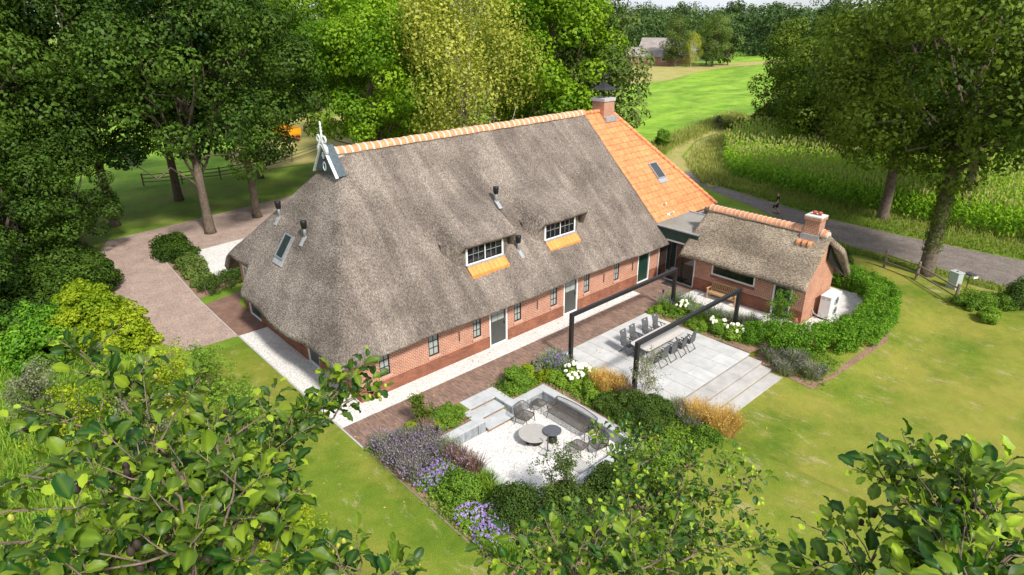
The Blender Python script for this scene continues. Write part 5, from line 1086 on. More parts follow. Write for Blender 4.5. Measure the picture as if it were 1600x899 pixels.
def wood():
    parts = []
    def ring(px0, px1, D, n, h, w, base_t):
        for i in range(n):
            px = px0+(px1-px0)*(i+rg.random())/n; p = at(px, D*(0.94+0.12*rg.random()), -0.2); hh = h*(0.75+0.5*rg.random())
            m_ = rg.integers(8, 13); C = p+np.stack([rg.normal(size=m_)*w*0.4, rg.normal(size=m_)*w*0.4, hh*(0.10+0.82*rg.random(m_))], -1)
            parts.append(clumps_cloud(rg, C, w*0.42*(0.7+0.6*rg.random(m_))*(1.15-0.6*(C[:, 2]+0.2)/hh), np.full(m_, 42), 1.15, 0.8, 0.5, 0.6, 0.2, base_t+rg.normal()*0.12))
    ring(930, 1330, 300, 38, 13, 9, 0.45); ring(920, 1340, 350, 36, 15, 10, 0.5); ring(880, 1400, 430, 40, 16.5, 12, 0.35); ring(820, 1500, 560, 44, 17.5, 15, 0.25); ring(1165, 1290, 268, 14, 14, 9, 0.12)
    V, F, t = join(*parts); o = link('distant_wood', np_mesh('distant_wood', V, F, M['far'], tint=t)); tag(o, 'mixed wood closing the far side of the meadow', 'wood', None, 'stuff')
wood()
for px, D, pr, sc, lab in [(1147, 400, 'far2', 1.38, 'tall single tree rising above the far wood'), (1215, 380, 'far1', 1.25, 'broad dark tree rising above the far wood'), (1302, 340, 'far1', 1.3, 'dark tree above the far wood beside the roadside crowns'), (1066, 470, 'far1', 1.35, 'rounded tree above the far wood over the green barn')]:
    place_tree('field_tree', lab, PROTO[pr], at(px, D, -0.2), px, sc, 'trees standing out of the far wood')

# ---- maize, verge grass
def maize():
    rg = np.random.default_rng(41); poly = [(45.6, -60), (45.4, -14), (45.4, 0), (46.3, 5.5), (47.5, 9.5), (51, 13.2), (58, 17.6), (69, 22), (83, 22), (104, 8), (104, -60)]
    def inside(x, y):
        c = np.zeros(len(x), bool); j = len(poly)-1
        for i in range(len(poly)):
            xi, yi = poly[i]; xj, yj = poly[j]; c ^= ((yi > y) != (yj > y)) & (x < (xj-xi)*(y-yi)/(yj-yi+1e-12)+xi); j = i
        return c
    xs = np.arange(45.5, 104, 0.75); pts = []
    for x in xs:
        st = 0.24 if x < 53 else 0.4 if x < 66 else 0.8
        y = np.arange(-34 if x < 70 else -26, 23, st); pts.append(np.stack([np.full(len(y), x)+rg.normal(size=len(y))*0.07, y+rg.normal(size=len(y))*0.06], -1))
    P = np.concatenate(pts); P = P[inside(P[:, 0], P[:, 1])]; n = len(P); wide = np.where(P[:, 0] < 53, 1.0, np.where(P[:, 0] < 66, 1.35, 1.9))
    h = 2.6*(0.85+0.25*rg.random(n)); Vs, Ts = [], []
    for k in range(7):
        z0 = h*(0.18+0.11*k); a = rg.random(n)*math.pi*2; d = np.stack([np.cos(a), np.sin(a)], -1); L = (0.72-0.05*k)*(0.8+0.4*rg.random(n)); w = 0.065*wide
        s = np.stack([-d[:, 1], d[:, 0]], -1); b0 = np.concatenate([P, (z0-0.2)[:, None]], 1)
        m = np.concatenate([P+d*(L*0.5)[:, None], (z0-0.2+L*0.42)[:, None]], 1); e = np.concatenate([P+d*L[:, None], (z0-0.2+L*0.18)[:, None]], 1)
        s3 = np.concatenate([s*w[:, None], np.zeros((n, 1))], 1)
        Vs.append(np.stack([b0-s3*0.5, b0+s3*0.5, m+s3, m-s3], 1)); Vs.append(np.stack([m-s3, m+s3, e+s3*0.1, e-s3*0.1], 1)); tt = np.clip(0.45+0.07*(k-3)+rg.normal(size=n)*0.18, 0, 1); Ts += [tt, tt]
    V = np.stack(Vs, 1).reshape(-1, 3); F = np.arange(len(V)).reshape(-1, 4); t = np.repeat(np.stack(Ts, 1).reshape(-1), 4)
    tq = []; 
    for k in range(2):
        a = rg.random(n)*math.pi; s3 = np.stack([np.cos(a)*0.07*wide, np.sin(a)*0.07*wide, 0*a], -1); b0 = np.concatenate([P, (h-0.25)[:, None]], 1); top = np.concatenate([P, (h+0.12)[:, None]], 1); tq.append(np.stack([b0-s3*0.15, b0+s3*0.15, top+s3, top-s3], 1))
    V2 = np.stack(tq, 1).reshape(-1, 3); m1 = len(F); F2 = np.arange(len(V2)).reshape(-1, 4)+len(V); mi = np.concatenate([np.zeros(m1), np.ones(len(F2))])
    Vz = np.concatenate([V, V2]); Vz[:, 2] -= 0.2
    o = link('maize_field', np_mesh('maize_field', Vz, np.concatenate([F, F2]), [M['corn'], M['tassel']], tint=np.concatenate([t, np.repeat(rg.random(len(F2)), 4)]), mi=mi)); tag(o, 'dense field of maize with pale tassels behind the road', 'maize', None, 'stuff')
maize()
def blades(P, h, lean, w, rg, seg=2):
    """arching grass blades rooted at P"""
    n = len(P); a = rg.random(n)*2*math.pi; d = np.stack([np.cos(a), np.sin(a), 0*a], -1); s = np.stack([-d[:, 1], d[:, 0], 0*a], -1)*(w/2); h = h*(0.6+0.6*rg.random(n)); l = lean*(0.3+rg.random(n))
    up = np.array([0, 0, 1.0]); m = P+d*(l*0.35)[:, None]+up*(h*0.62)[:, None]; e = P+d*l[:, None]+up*h[:, None]*1.0
    V = np.concatenate([np.stack([P-s, P+s, m+s*0.8, m-s*0.8], 1), np.stack([m-s*0.8, m+s*0.8, e+s*0.1, e-s*0.1], 1)], 1).reshape(-1, 3); return V, np.arange(len(V)).reshape(-1, 4)
def grass_patch(name, label, P, h, lean, w, mat, seed, cat='grass', tbase=0.5, tv=0.25):
    rg = np.random.default_rng(seed); V, F = blades(P, h, lean, w, rg); o = link(name, np_mesh(name, V, F, M[mat], tint=np.repeat(np.clip(tbase+rg.normal(size=len(F))*tv, 0, 1), 4))); return tag(o, label, cat, None, 'stuff')
rg = np.random.default_rng(43); n = 15000; y = -32+44*rg.random(n); u = rg.random(n); xr = np.interp(y, [-60, -30, -15, -8, -2.4, 3.8, 9, 14.6], [42.5, 41.4, 41.2, 40.9, 41.2, 42.6, 44.0, 47.8]); P = np.stack([xr+0.15+u*(45.9-np.minimum(xr, 45)+0.6), y, np.full(n, -0.2)], -1)
V, F = blades(P, 0.30+0.45*np.clip(u-0.55, 0, 1)*2, 0.3, 0.05, rg); o = link('verge_grass', np_mesh('verge_grass', V, F, M['verge'], tint=np.repeat(np.repeat(np.clip(0.15+0.75*u**2+rg.normal(size=n)*0.15, 0, 1), 2), 4))); tag(o, 'tall verge grass between road and maize', 'grass', None, 'stuff')
rg = np.random.default_rng(44); n = 9000; k = rg.random(n); P = np.stack([44+40*k, 11+15.2*k**0.75+rg.normal(size=n)*1.6, np.full(n, -0.19)], -1); ok = (P[:, 1] < np.interp(P[:, 0], [44, 50, 60, 80], [11.5, 17.5, 23, 27])); P = P[ok]
grass_patch('dry_verge_grass', 'pale dry grass along the field track', P, 0.6, 0.35, 0.06, 'verge', 45, tbase=0.85)
rg = np.random.default_rng(46); n = 6000; k = rg.random(n); P = np.stack([52+34*k, 22.6+7.6*k+rg.normal(size=n)*0.9+1.5, np.full(n, -0.17)], -1); grass_patch('track_edge_grass', 'dry tall grass on the meadow side of the track', P, 0.7, 0.35, 0.07, 'verge', 47, tbase=0.75)
rg = np.random.default_rng(48); n = 5000; k = rg.random(n); P = np.stack([34.0+1.2*rg.random(n), -34+33*k, np.full(n, -0.2)], -1); P[:, 0] += np.interp(P[:, 1], [-30, -16, -6, -1], [0, 0, 0.4, 2.4]); grass_patch('roadside_grass', 'short grass on the house side of the road', P, 0.25, 0.2, 0.04, 'verge', 49, tbase=0.35)

# ---- shrubs and beds
def shrub(name, label, cat, loc, R, H, mat, seed, leaf=0.07, dens=1.0, group=None, lump=0.34, tint=0.5, stems=True, base=0.0):
    rg = np.random.default_rng(seed); t = thing(name, label, cat, loc, 0, group); n = max(8, int(34*dens)); d = unit(rg.normal(size=(n, 3))); d[:, 2] = np.abs(d[:, 2])
    f = (0.5+0.5*rg.random(n)**0.5)*(0.8+0.45*rg.random(n)); C = np.stack([d[:, 0]*R*f*0.82, d[:, 1]*R*f*0.82, base+0.12*H+d[:, 2]*H*f*0.78], -1); cr = lump*min(R, H)*1.15
    per = np.full(n, max(30, int(2.2*4*math.pi*cr*cr/(leaf*leaf*0.5)*0.6*dens**0)))
    per = np.minimum(per, 420); V, F, tt = clumps_cloud(rg, C, cr*(0.5+0.85*rg.random(n)), per, leaf, 0.85, 0.25, 0.6, 0.2, tint); V[:, 2] = np.maximum(V[:, 2], 0.01)
    link('foliage', np_mesh('foliage', V, F, M[mat], tint=tt), t)
    if stems:
        mb = MB()
        for i in range(5): a = rg.random()*6.28; limb(mb, (0.05*math.cos(a), 0.05*math.sin(a), -0.02), C[rg.integers(n)], 0.02+0.01*R, 0.006, rg, 5, 0.05, 3)
        link('stem', mb.mesh('stem', M['bark']), t)
    return t
def sprout(name, label, cat, loc, R, H, mats, seed, n=260, fl=None, nf=200, flsize=0.035, flz=(0.75, 1.1), group=None, w=0.014, lean=0.6, tint=0.5):
    """mound of upright stems, optionally topped with small flowers"""
    rg = np.random.default_rng(seed); t = thing(name, label, cat, loc, 0, group); a = rg.random(n)*2*math.pi; r = R*0.72*np.sqrt(rg.random(n)); P = np.stack([r*np.cos(a), r*np.sin(a), 0*a], -1)
    d = np.stack([np.cos(a), np.sin(a), 0*a], -1); s = np.cross(d, [0, 0, 1.0])*w; h = H*(0.65+0.4*rg.random(n)); out = lean*R*(r/R)*(0.5+0.8*rg.random(n)); jit = rg.normal(size=(n, 3))*np.array([0.05, 0.05, 0])
    m = P+d*(out*0.4)[:, None]+jit; m[:, 2] = h*0.6; e = P+d*out[:, None]+jit*2; e[:, 2] = h
    V = np.concatenate([np.stack([P-s, P+s, m+s, m-s], 1), np.stack([m-s, m+s, e+s*0.2, e-s*0.2], 1)], 1).reshape(-1, 3); tt = np.repeat(np.clip(tint+rg.normal(size=n)*0.2, 0, 1), 8)
    link('foliage', np_mesh('foliage', V, np.arange(len(V)).reshape(-1, 4), M[mats], tint=tt), t)
    if fl:
        i = rg.integers(0, n, nf); f = flz[0]+(flz[1]-flz[0])*rg.random(nf); q = m[i]+(e[i]-m[i])*((f-0.6)/0.4)[:, None]; V, F = leaf_quads(q, rg.normal(size=(nf, 3))+np.array([0, 0, 0.5]), flsize, rg, 0.8)
        o = link('flower', np_mesh('flower', V, F, M[fl], tint=np.repeat(rg.random(nf), 4)), t); o['kind'] = 'stuff'
    return t
rgp = np.random.default_rng(61)
def G0(px, py, z=0.0): p = onZ(px, py, z); return (p[0], p[1], z)
# left bed along the kerb
NEP = 'grey-lilac catmint mounds in the bed by the kerb'
for k, (x, y, lab) in enumerate([(-1.0, -3.5, 'nearest the brick path corner'), (-0.3, -3.9, 'behind the corner mound'), (0.4, -4.3, 'against the pit coping corner'), (-1.05, -4.5, 'second along the kerb'), (-0.3, -4.9, 'in the middle of the mass'), (0.35, -5.2, 'beside the red grass'), (-1.0, -5.5, 'third along the kerb')]):
    sprout('catmint', 'grey-lilac catmint mound ' + lab, 'perennial', (x, y, 0), 0.62, 0.62, 'sage', 200+k, 420, 'lilac', 900, 0.055, (0.62, 1.12), NEP, 0.012)
for k, (x, y, lab) in enumerate([(-0.85, -6.2, 'next to the catmint on the kerb'), (-0.15, -6.1, 'between catmint and green shrub'), (-0.9, -8.6, 'along the kerb below the round shrub'), (-0.3, -9.1, 'in the lower bed'), (-0.95, -9.7, 'lowest on the kerb')]):
    t = shrub('geranium', 'low violet-flowered geranium ' + lab, 'perennial', (x, y, 0), 0.6, 0.38, 'perennial', 220+k, 0.06, 0.7, 'violet geraniums in the kerb bed', 0.4, 0.35, False)
    n = 170; a = rgp.random(n)*6.28; r = 0.62*np.sqrt(rgp.random(n)); P = np.stack([r*np.cos(a), r*np.sin(a), 0.40*np.sqrt(np.clip(1.15-(r/0.62)**2, 0.05, 2))+0.05], -1); V, F = leaf_quads(P, rgp.normal(size=(n, 3))*0.5+np.array([-0.3, -0.5, 1]), 0.075, rgp, 0.95); o = link('flower', np_mesh('flower', V, F, M['violet'], tint=np.repeat(rgp.random(n), 4)), t); o['kind'] = 'stuff'
shrub('round_shrub', 'bright green rounded shrub in the middle of the kerb bed', 'shrub', (-0.45, -7.4, 0), 0.75, 0.85, 'shrub', 231, 0.07, 1.2)
for k, (x, y, lab) in enumerate([(0.45, -6.1, 'beside the pit coping above the round shrub'), (0.55, -6.8, 'touching the coping next to the round shrub')]): sprout('fountain_grass', 'reddish fountain grass ' + lab, 'ornamental grass', (x, y, 0), 0.5, 0.75, 'redgrass', 240+k, 420, 'lilac', 140, 0.06, (0.85, 1.1), 'reddish grasses by the pit', 0.012)
for k, (x, y, lab) in enumerate([(0.62, -5.3, 'at the pit coping beside the catmint'), (0.50, -7.6, 'between red grass and dark shrub'), (0.35, -8.2, 'in front of the dark shrub'), (-1.2, -10.6, 'at the lower end of the kerb')]): sprout('green_grass_tuft', 'fresh green grass tuft ' + lab, 'ornamental grass', (x, y, 0), 0.42, 0.5, 'perennial', 250+k, 300, None, group='green grass tufts in the kerb bed')
shrub('dark_shrub', 'dark green shrub below the pit, left of the young tree', 'shrub', (0.35, -9.3, 0), 0.9, 0.95, 'yew', 261, 0.07, 1.3); shrub('dark_shrub', 'dark green shrub at the foot of the young tree below the pit', 'shrub', (1.5, -10.5, 0), 1.1, 1.0, 'yew', 262, 0.07, 1.4)
shrub('dark_shrub', 'dark green shrub below the lower pit wall, right of the young tree', 'shrub', (3.4, -10.9, 0), 1.0, 0.9, 'yew', 263, 0.07, 1.4)
def young_tree(label, loc, H, R, mat, seed, leaf=0.06, n=34, per=34, stems=3, tint=0.55, low=0.25, bark='bark', cr=0.2):
    rg = np.random.default_rng(seed); t = thing('young_tree', label, 'tree', loc); mb = MB(); C = []
    for s in range(stems):
        top = np.array([rg.normal()*R*0.35, rg.normal()*R*0.35, H*(0.85+0.15*rg.random())]); pts = limb(mb, (rg.normal()*0.04, rg.normal()*0.04, -0.02), top, 0.028, 0.008, rg, 6, 0.03, 6)
        for i in range(n//stems):
            k = low+(1-low)*rg.random(); b = np.array(pts[min(5, int(k*6))]); e = b+np.array([rg.normal()*R*0.55, rg.normal()*R*0.55, 0.1+0.25*rg.random()])*(1.2-0.6*k); limb(mb, b, e, 0.01, 0.003, rg, 4, 0.05, 3); C += [e, (b+e)/2]
    C = np.array(C); V, F, tt = clumps_cloud(rg, C, np.full(len(C), cr), np.full(len(C), per), leaf, 1.0, 0.2, 0.4, 0.2, tint); link('crown', np_mesh('crown', V, F, M[mat], tint=tt), t); link('trunk', mb.mesh('trunk', M[bark], True), t); return t
young_tree('multi-stemmed young tree with small leaves at the lower pit edge', (1.9, -10.0, 0), 2.5, 0.9, 'greygreen', 271, 0.07, 44, 34, 4, 0.35)
# upper left bed by the path
young_tree('slim dark evergreen sapling beside the brick path', (0.95, -3.15, 0), 1.55, 0.35, 'olive', 272, 0.08, 26, 40, 2, 0.6, 0.05)
for k, (x, y, R, H, m_, lab) in enumerate([(1.55, -3.3, 0.45, 0.5, 'shrub', 'next to the evergreen sapling'), (2.05, -3.25, 0.42, 0.5, 'perennial', 'in the middle of the path bed'), (2.4, -3.5, 0.34, 0.45, 'shrub', 'beside the pit steps'), (1.75, -3.85, 0.34, 0.4, 'perennial', 'against the back coping'), (1.2, -3.75, 0.35, 0.35, 'lime', 'yellowish one below the sapling'), (0.35, -3.1, 0.35, 0.4, 'lime', 'yellow-green one at the bed corner')]): shrub('perennial', 'low green perennial ' + lab, 'perennial', (x, y, 0), R, H, m_, 280+k, 0.06, 0.7, 'low perennials in the path bed', 0.36, 0.5, False)
sprout('fountain_grass', 'reddish grass below the evergreen sapling', 'ornamental grass', (0.75, -3.75, 0), 0.4, 0.6, 'redgrass', 290, 320, 'lilac', 60, 0.05)
# bed between pit and terrace
shrub('round_shrub', 'bright green feathery mound above the pit steps', 'shrub', (5.65, -3.5, 0), 0.68, 0.85, 'shrub', 300, 0.06, 1.2)
for k, (x, y, R, H, m_, lab) in enumerate([(6.5, -3.35, 0.4, 0.75, 'lime', 'yellow-green upright one beside the mound'), (7.1, -3.3, 0.4, 0.55, 'sage', 'greyish one by the path'), (7.0, -4.0, 0.4, 0.5, 'lime', 'yellow-green one at the pit corner'), (7.4, -4.6, 0.5, 0.5, 'perennial', 'leafy one left of the white hydrangea'), (8.35, -5.6, 0.45, 0.6, 'shrub', 'one behind the golden grass'), (7.7, -6.0, 0.5, 0.55, 'perennial', 'leafy one below the white hydrangea'), (7.3, -6.6, 0.4, 0.5, 'perennial', 'lower leafy one beside the sofa wall')]): shrub('perennial', 'garden perennial, ' + lab, 'perennial', (x, y, 0), R, H, m_, 310+k, 0.07, 0.7, 'perennials between pit and terrace', 0.36, 0.55, False)
for k, (x, y, lab) in enumerate([(7.75, -3.6, 'by the first pergola post'), (8.3, -3.4, 'left of the first pergola post'), (8.0, -4.2, 'above the white hydrangea')]): sprout('verbena', 'violet-flowered clump ' + lab, 'perennial', (x, y, 0), 0.55, 0.75, 'perennial', 320+k, 260, 'violet', 420, 0.055, (0.75, 1.1), 'violet clumps by the pergola post')
def hydrangea(label, loc, seed, R=0.55, H=0.75, nfl=18):
    t = shrub('hydrangea', label, 'hydrangea', loc, R, H, 'perennial', seed, 0.1, 0.9, 'white hydrangeas', 0.36, 0.6, False); rg = np.random.default_rng(seed)
    vs_ = []; 
    import bmesh
    bm = bmesh.new(); bmesh.ops.create_icosphere(bm, subdivisions=2, radius=0.095)
    for v in bm.verts: v.co *= 1+rg.normal()*0.07
    me = bpy.data.meshes.new('flower_head'); bm.to_mesh(me); bm.free(); me.materials.append(M['cream'])
    for i in range(nfl):
        a = rg.random()*6.28; r = R*1.0*math.sqrt(rg.random()); o = link('flower_head', me, t, (r*math.cos(a), r*math.sin(a), H*1.02*math.sqrt(max(0.15, 1.1-(r/R)**2*0.75))+0.06)); s = 0.75+0.45*rg.random(); o.scale = (s, s, s*0.85); o.rotation_euler = (rg.random()*3, rg.random()*3, 0)
    return t
hydrangea('white hydrangea by the golden grass, left of the terrace', (8.05, -5.05, 0), 330, 0.62, 0.75, 24)
hydrangea('white hydrangea below the golden grass edge, nearer the pit', (7.75, -5.35, 0), 334, 0.4, 0.6, 10)
def golden(label, loc, R, H, seed, n=900): return sprout('golden_grass', label, 'ornamental grass', loc, R, H, 'straw', seed, n, 'straw', int(n*0.8), 0.05, (0.8, 1.15), 'golden ornamental grasses', 0.009, 0.7, 0.8)
golden('golden feathery grass left of the front pergola post', (8.35, -6.35, 0), 0.55, 0.9, 340); golden('smaller golden grass touching the front pergola post', (8.75, -6.9, 0), 0.4, 0.75, 341, 500)
golden('large golden grass at the lower corner of the terrace steps', (9.75, -11.4, -0.3), 0.75, 0.95, 342, 1300); golden('pale golden grass leaning over the terrace steps', (9.55, -10.4, -0.2), 0.6, 0.9, 343, 700)
sprout('fountain_grass', 'reddish grass at the foot of the front pergola post', 'ornamental grass', (8.6, -7.5, 0), 0.45, 0.6, 'redgrass', 350, 350, 'lilac', 80, 0.05)
for k, (x, y, R, H, lab) in enumerate([(7.8, -8.3, 1.05, 0.95, 'largest, beside the terrace'), (8.4, -9.1, 0.85, 0.85, 'nearest the steps'), (7.4, -9.4, 0.9, 0.85, 'nearest the pit wall'), (7.4, -7.4, 0.6, 0.65, 'below the golden grass')]): shrub('yew_mound', 'clipped dark yew mound ' + lab, 'shrub', (x, y, 0), R, H, 'yew', 360+k, 0.06, 1.5, 'yew mounds between pit and terrace', 0.3, 0.6)
young_tree('airy young birch in front of the terrace, beside the front pergola post', (9.0, -8.05, 0), 2.35, 0.75, 'sage', 370, 0.06, 48, 26, 3, 0.75, 0.3, 'bark_birch', 0.2)
sprout('lavender', 'grey lavender at the lower terrace corner', 'lavender', (9.2, -9.6, 0), 0.55, 0.55, 'sage', 371, 420, 'lilac', 260, 0.05); sprout('lavender', 'grey-green lavender in front of the terrace steps', 'lavender', (9.0, -10.4, -0.05), 0.5, 0.5, 'sage', 372, 360, 'lilac', 160, 0.05)
shrub('perennial', 'green perennial with dark spikes below the golden grass', 'perennial', (8.5, -11.4, -0.05), 0.6, 0.5, 'shrub', 373, 0.07, 0.8, None, 0.36, 0.5, False)
# bed between terrace and annex
for k, (x, y, R, H, m_, lab) in enumerate([(16.5, -3.2, 0.42, 0.5, 'perennial', 'at the upper terrace corner'), (17.0, -3.9, 0.4, 0.5, 'shrub', 'at the foot of the far pergola post'), (16.6, -5.2, 0.45, 0.45, 'perennial', 'grassy one on the terrace edge'), (16.5, -6.0, 0.4, 0.4, 'perennial', 'yellowish one on the terrace edge'), (16.8, -6.9, 0.5, 0.55, 'shrub', 'dark one left of the hydrangeas')]): shrub('perennial', 'green perennial ' + lab, 'perennial', (x, y, 0), R, H, m_, 380+k, 0.06, 0.7, 'perennials at the right terrace edge', 0.36, 0.5, False)
for k, (x, y, lab) in enumerate([(17.3, -3.3, 'behind the far pergola post'), (18.2, -4.0, 'near the bench'), (18.3, -3.2, 'nearest the link'), (17.6, -5.2, 'in the middle of the annex bed'), (17.9, -6.0, 'below the bench')]): sprout('verbena', 'tall violet-flowered clump ' + lab, 'perennial', (x, y, 0), 0.55, 0.8, 'perennial', 390+k, 220, 'violet', 300, 0.05, (0.75, 1.12), 'violet clumps in the annex bed', 0.01)
for k, (x, y, lab) in enumerate([(18.3, -6.8, 'behind the right pergola post'), (18.5, -7.7, 'beside the annex gravel'), (16.7, -10.0, 'left of the hedge at the terrace steps'), (17.0, -11.0, 'in front of the hedge end'), (16.2, -10.9, 'at the corner of the steps'), (16.6, -12.0, 'lowest in front of the hedge')]): sprout('lavender', 'grey-green lavender ' + lab, 'lavender', (x, y, Tz(x, y)), 0.6, 0.6, 'sage', 400+k, 420, 'lilac', 260, 0.05, (0.7, 1.12), 'lavender in the annex beds')
hydrangea('cream hydrangea behind the far pergola post', (17.6, -4.3, 0), 410, 0.42, 0.6, 12); hydrangea('white hydrangea left of the right pergola post', (17.2, -6.6, 0), 411, 0.45, 0.6, 12); hydrangea('white hydrangea in front of the right pergola post', (17.0, -7.7, 0), 412, 0.5, 0.6, 14)
for k, (x, y, R, H) in enumerate([(17.5, -8.6, 0.75, 0.9)]): shrub('round_shrub', 'green shrub between hydrangea and hedge', 'shrub', (x, y, 0), R, H, 'hedge', 420+k, 0.07, 1.2)
young_tree('young tree with drooping shoots in front of the annex door', (18.9, -8.9, 0), 2.9, 0.9, 'shrub', 425, 0.08, 44, 40, 2, 0.3, 0.15)
# curved hedge round the heat pump
def hedge(name, label, pts, w, h, mat, seed, leaf=0.075, dens=1.0, z=None):
    rg = np.random.default_rng(seed); t = thing(name, label, 'hedge', (pts[0][0], pts[0][1], 0)); o0 = np.array([pts[0][0], pts[0][1], 0]); Pp = np.array(pts, float); L = np.concatenate([[0], np.cumsum(np.linalg.norm(np.diff(Pp, axis=0), axis=1))])
    n = int(L[-1]*w*46*dens); s = rg.random(n)*L[-1]; x = np.interp(s, L, Pp[:, 0])+rg.normal(size=n)*0.0; y = np.interp(s, L, Pp[:, 1]); tx = np.interp(s+0.2, L, Pp[:, 0])-np.interp(s-0.2, L, Pp[:, 0]); ty = np.interp(s+0.2, L, Pp[:, 1])-np.interp(s-0.2, L, Pp[:, 1]); nn = np.hypot(tx, ty)+1e-9
    u = (rg.random(n)*2-1); v = rg.random(n); side = rg.random(n) < 0.62; u = np.where(side, np.sign(u)*(0.82+0.18*rg.random(n)), u); v = np.where(side, v, 0.86+0.14*rg.random(n)); C = np.stack([x-ty/nn*u*w/2, y+tx/nn*u*w/2, T(x, y)+0.1+v*(h-0.22)], -1)-o0
    V, F, tt = clumps_cloud(rg, C, np.full(n, 0.24)*(0.7+0.6*rg.random(n)), np.full(n, 58), leaf, 0.9, 0.3, 0.5, 0.22, 0.5); link('foliage', np_mesh('foliage', V, F, M[mat], tint=tt), t)
    mb = MB()
    for i in range(int(L[-1]/0.5)): q = np.array([np.interp(i*0.5, L, Pp[:, 0]), np.interp(i*0.5, L, Pp[:, 1]), 0])-o0; zz = float(T(q[0]+o0[0], q[1]+o0[1])); mb.tube([q+(0, 0, zz-0.03), q+(0.05, 0, zz+h*0.8)], [0.035, 0.015], 5)
    link('stem', mb.mesh('stem', M['bark']), t); return t
hedge('curved_hedge', 'glossy green hedge curving round the heat pump and annex corner', [(26.8, -5.6), (28.0, -7.6), (28.0, -9.6), (26.6, -11.2), (24.2, -12.0), (21.4, -12.2), (19.2, -11.4), (17.9, -10.2), (17.3, -9.3)], 1.4, 1.2, 'hedge', 431, 0.09)
shrub('round_shrub', 'dark clipped round bush behind the annex roof end by the fence', 'shrub', (30.3, -7.0, -0.2), 1.15, 1.5, 'yew', 432, 0.09, 1.5)
for k, (px, py, R, H, m_, lab) in enumerate([(1520, 480, 0.9, 0.9, 'shrub', 'left in the bed at the right picture edge'), (1560, 480, 0.8, 0.8, 'shrub', 'in the middle of the bed at the right picture edge'), (1598, 480, 1.3, 1.7, 'yew', 'dark one at the right picture edge'), (1545, 500, 0.6, 0.6, 'perennial', 'low one in the bed at the right picture edge')]):
    p = onZ(px, py, -0.2); shrub('bed_shrub', 'loose green shrub, ' + lab, 'shrub', (p[0], p[1], -0.2), R, H, m_, 440+k, 0.08, 0.9, 'shrubs in the bed at the right edge', 0.34)
# bush on the meadow edge
p = onZ(1035, 232, -0.2); shrub('meadow_bush', 'upright bush at the meadow edge beyond the tiled roof', 'bush', p, 1.1, 2.6, 'shrub', 450, 0.16, 0.9)
p = onZ(1120, 200, -0.2); shrub('meadow_sapling', 'small pale sapling alone on the meadow', 'bush', p, 0.9, 1.6, 'sage', 451, 0.18, 0.5)
p = onZ(1168, 205, -0.2); shrub('field_hedge', 'low dark bush row where meadow meets maize', 'bush', p, 3.2, 1.5, 'olive', 452, 0.25, 1.2); p = onZ(1205, 200, -0.2); shrub('field_hedge', 'dark bush under the roadside tree with the lit tip', 'bush', p, 3.0, 3.0, 'olive', 453, 0.3, 1.2)
# left: clipped hedge and rhododendrons by the drive
hedge('clipped_yew_hedge', 'dark clipped yew hedge beside the brick forecourt', [(-1.0, 16.5), (0.4, 17.1), (2.2, 17.7)], 1.1, 0.85, 'yew', 460)
for k, (x, y, R, H, m_, lab) in enumerate([(-0.6, 18.4, 0.75, 0.7, 'greygreen', 'first behind the yew hedge'), (-0.4, 20.0, 0.8, 0.75, 'greygreen', 'second behind the yew hedge'), (-0.3, 21.8, 0.9, 0.8, 'greygreen', 'third behind the yew hedge'), (0.0, 23.8, 1.1, 1.1, 'oak_shaded', 'dark one before the drive bend'), (-0.2, 25.8, 1.2, 1.2, 'oak_shaded', 'dark one at the drive bend')]): shrub('drive_shrub', 'leathery shrub along the drive, ' + lab, 'shrub', (x, y, 0), R, H, m_, 470+k, 0.13, 1.0, 'shrubs along the drive edging', 0.36)
# left: shrubs and saplings
for k, (px, py, R, H, m_, lab, leaf, td) in enumerate([
    (150, 535, 2.2, 3.2, 'lime', 'yellow-green spreading bush beside the drive', 0.16, 0.35), (70, 560, 2.0, 2.8, 'hedge', 'green bush left of the yellow-green one', 0.17, 0.35), (200, 545, 1.4, 2.3, 'lime', 'small yellow-green bush nearest the drive', 0.15, 0.6),
    (40, 490, 2.2, 2.8, 'oak_shaded', 'dark green shrub at the left picture edge', 0.17, 0.6), (110, 480, 2.0, 2.6, 'oak_shaded', 'dark green shrub under the left oaks', 0.17, 0.6), (10, 560, 2.0, 3.0, 'oak_shaded', 'dark shrub low at the left picture edge', 0.2, 0.4), (150, 455, 1.7, 2.4, 'oak_shaded', 'dark rounded shrub at the drive bend', 0.16, 0.6)]):
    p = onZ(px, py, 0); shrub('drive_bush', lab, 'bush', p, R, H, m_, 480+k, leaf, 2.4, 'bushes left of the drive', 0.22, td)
for k, (px, py, H, R, m_, lab) in enumerate([(270, 640, 3.0, 1.3, 'lime', 'sapling nearest the drive end'), (190, 650, 3.2, 1.2, 'perennial', 'sapling in the middle of the rough corner'), (330, 620, 2.6, 1.1, 'shrub', 'sapling at the edge of the lawn'), (120, 700, 3.2, 1.4, 'lime', 'sapling left in the rough corner'), (380, 690, 2.4, 1.0, 'shrub', 'thin sapling on the lawn edge'), (60, 660, 2.8, 1.3, 'sage', 'greyish sapling at the far left'), (250, 720, 3.0, 1.3, 'sage', 'greyish loose sapling below the drive'), (480, 880, 2.6, 0.8, 'lime', 'bright yellow-green sapling standing on the lawn'), (420, 850, 2.6, 0.6, 'lime', 'narrow yellow-green sapling on the lawn')]):
    p = onZ(px, py, 0); young_tree('loose ' + lab, p, H, R, m_, 500+k, 0.10, 60, 26, 4, 0.6, 0.08, 'bark', 0.26)
rg = np.random.default_rng(520); n = 9000; P = np.stack([-12.5+8.5*rg.random(n), -2+17*rg.random(n), 0*np.arange(n)], -1); P = P[(P[:, 0] < -6.2+rg.normal(size=n)*0.5)]
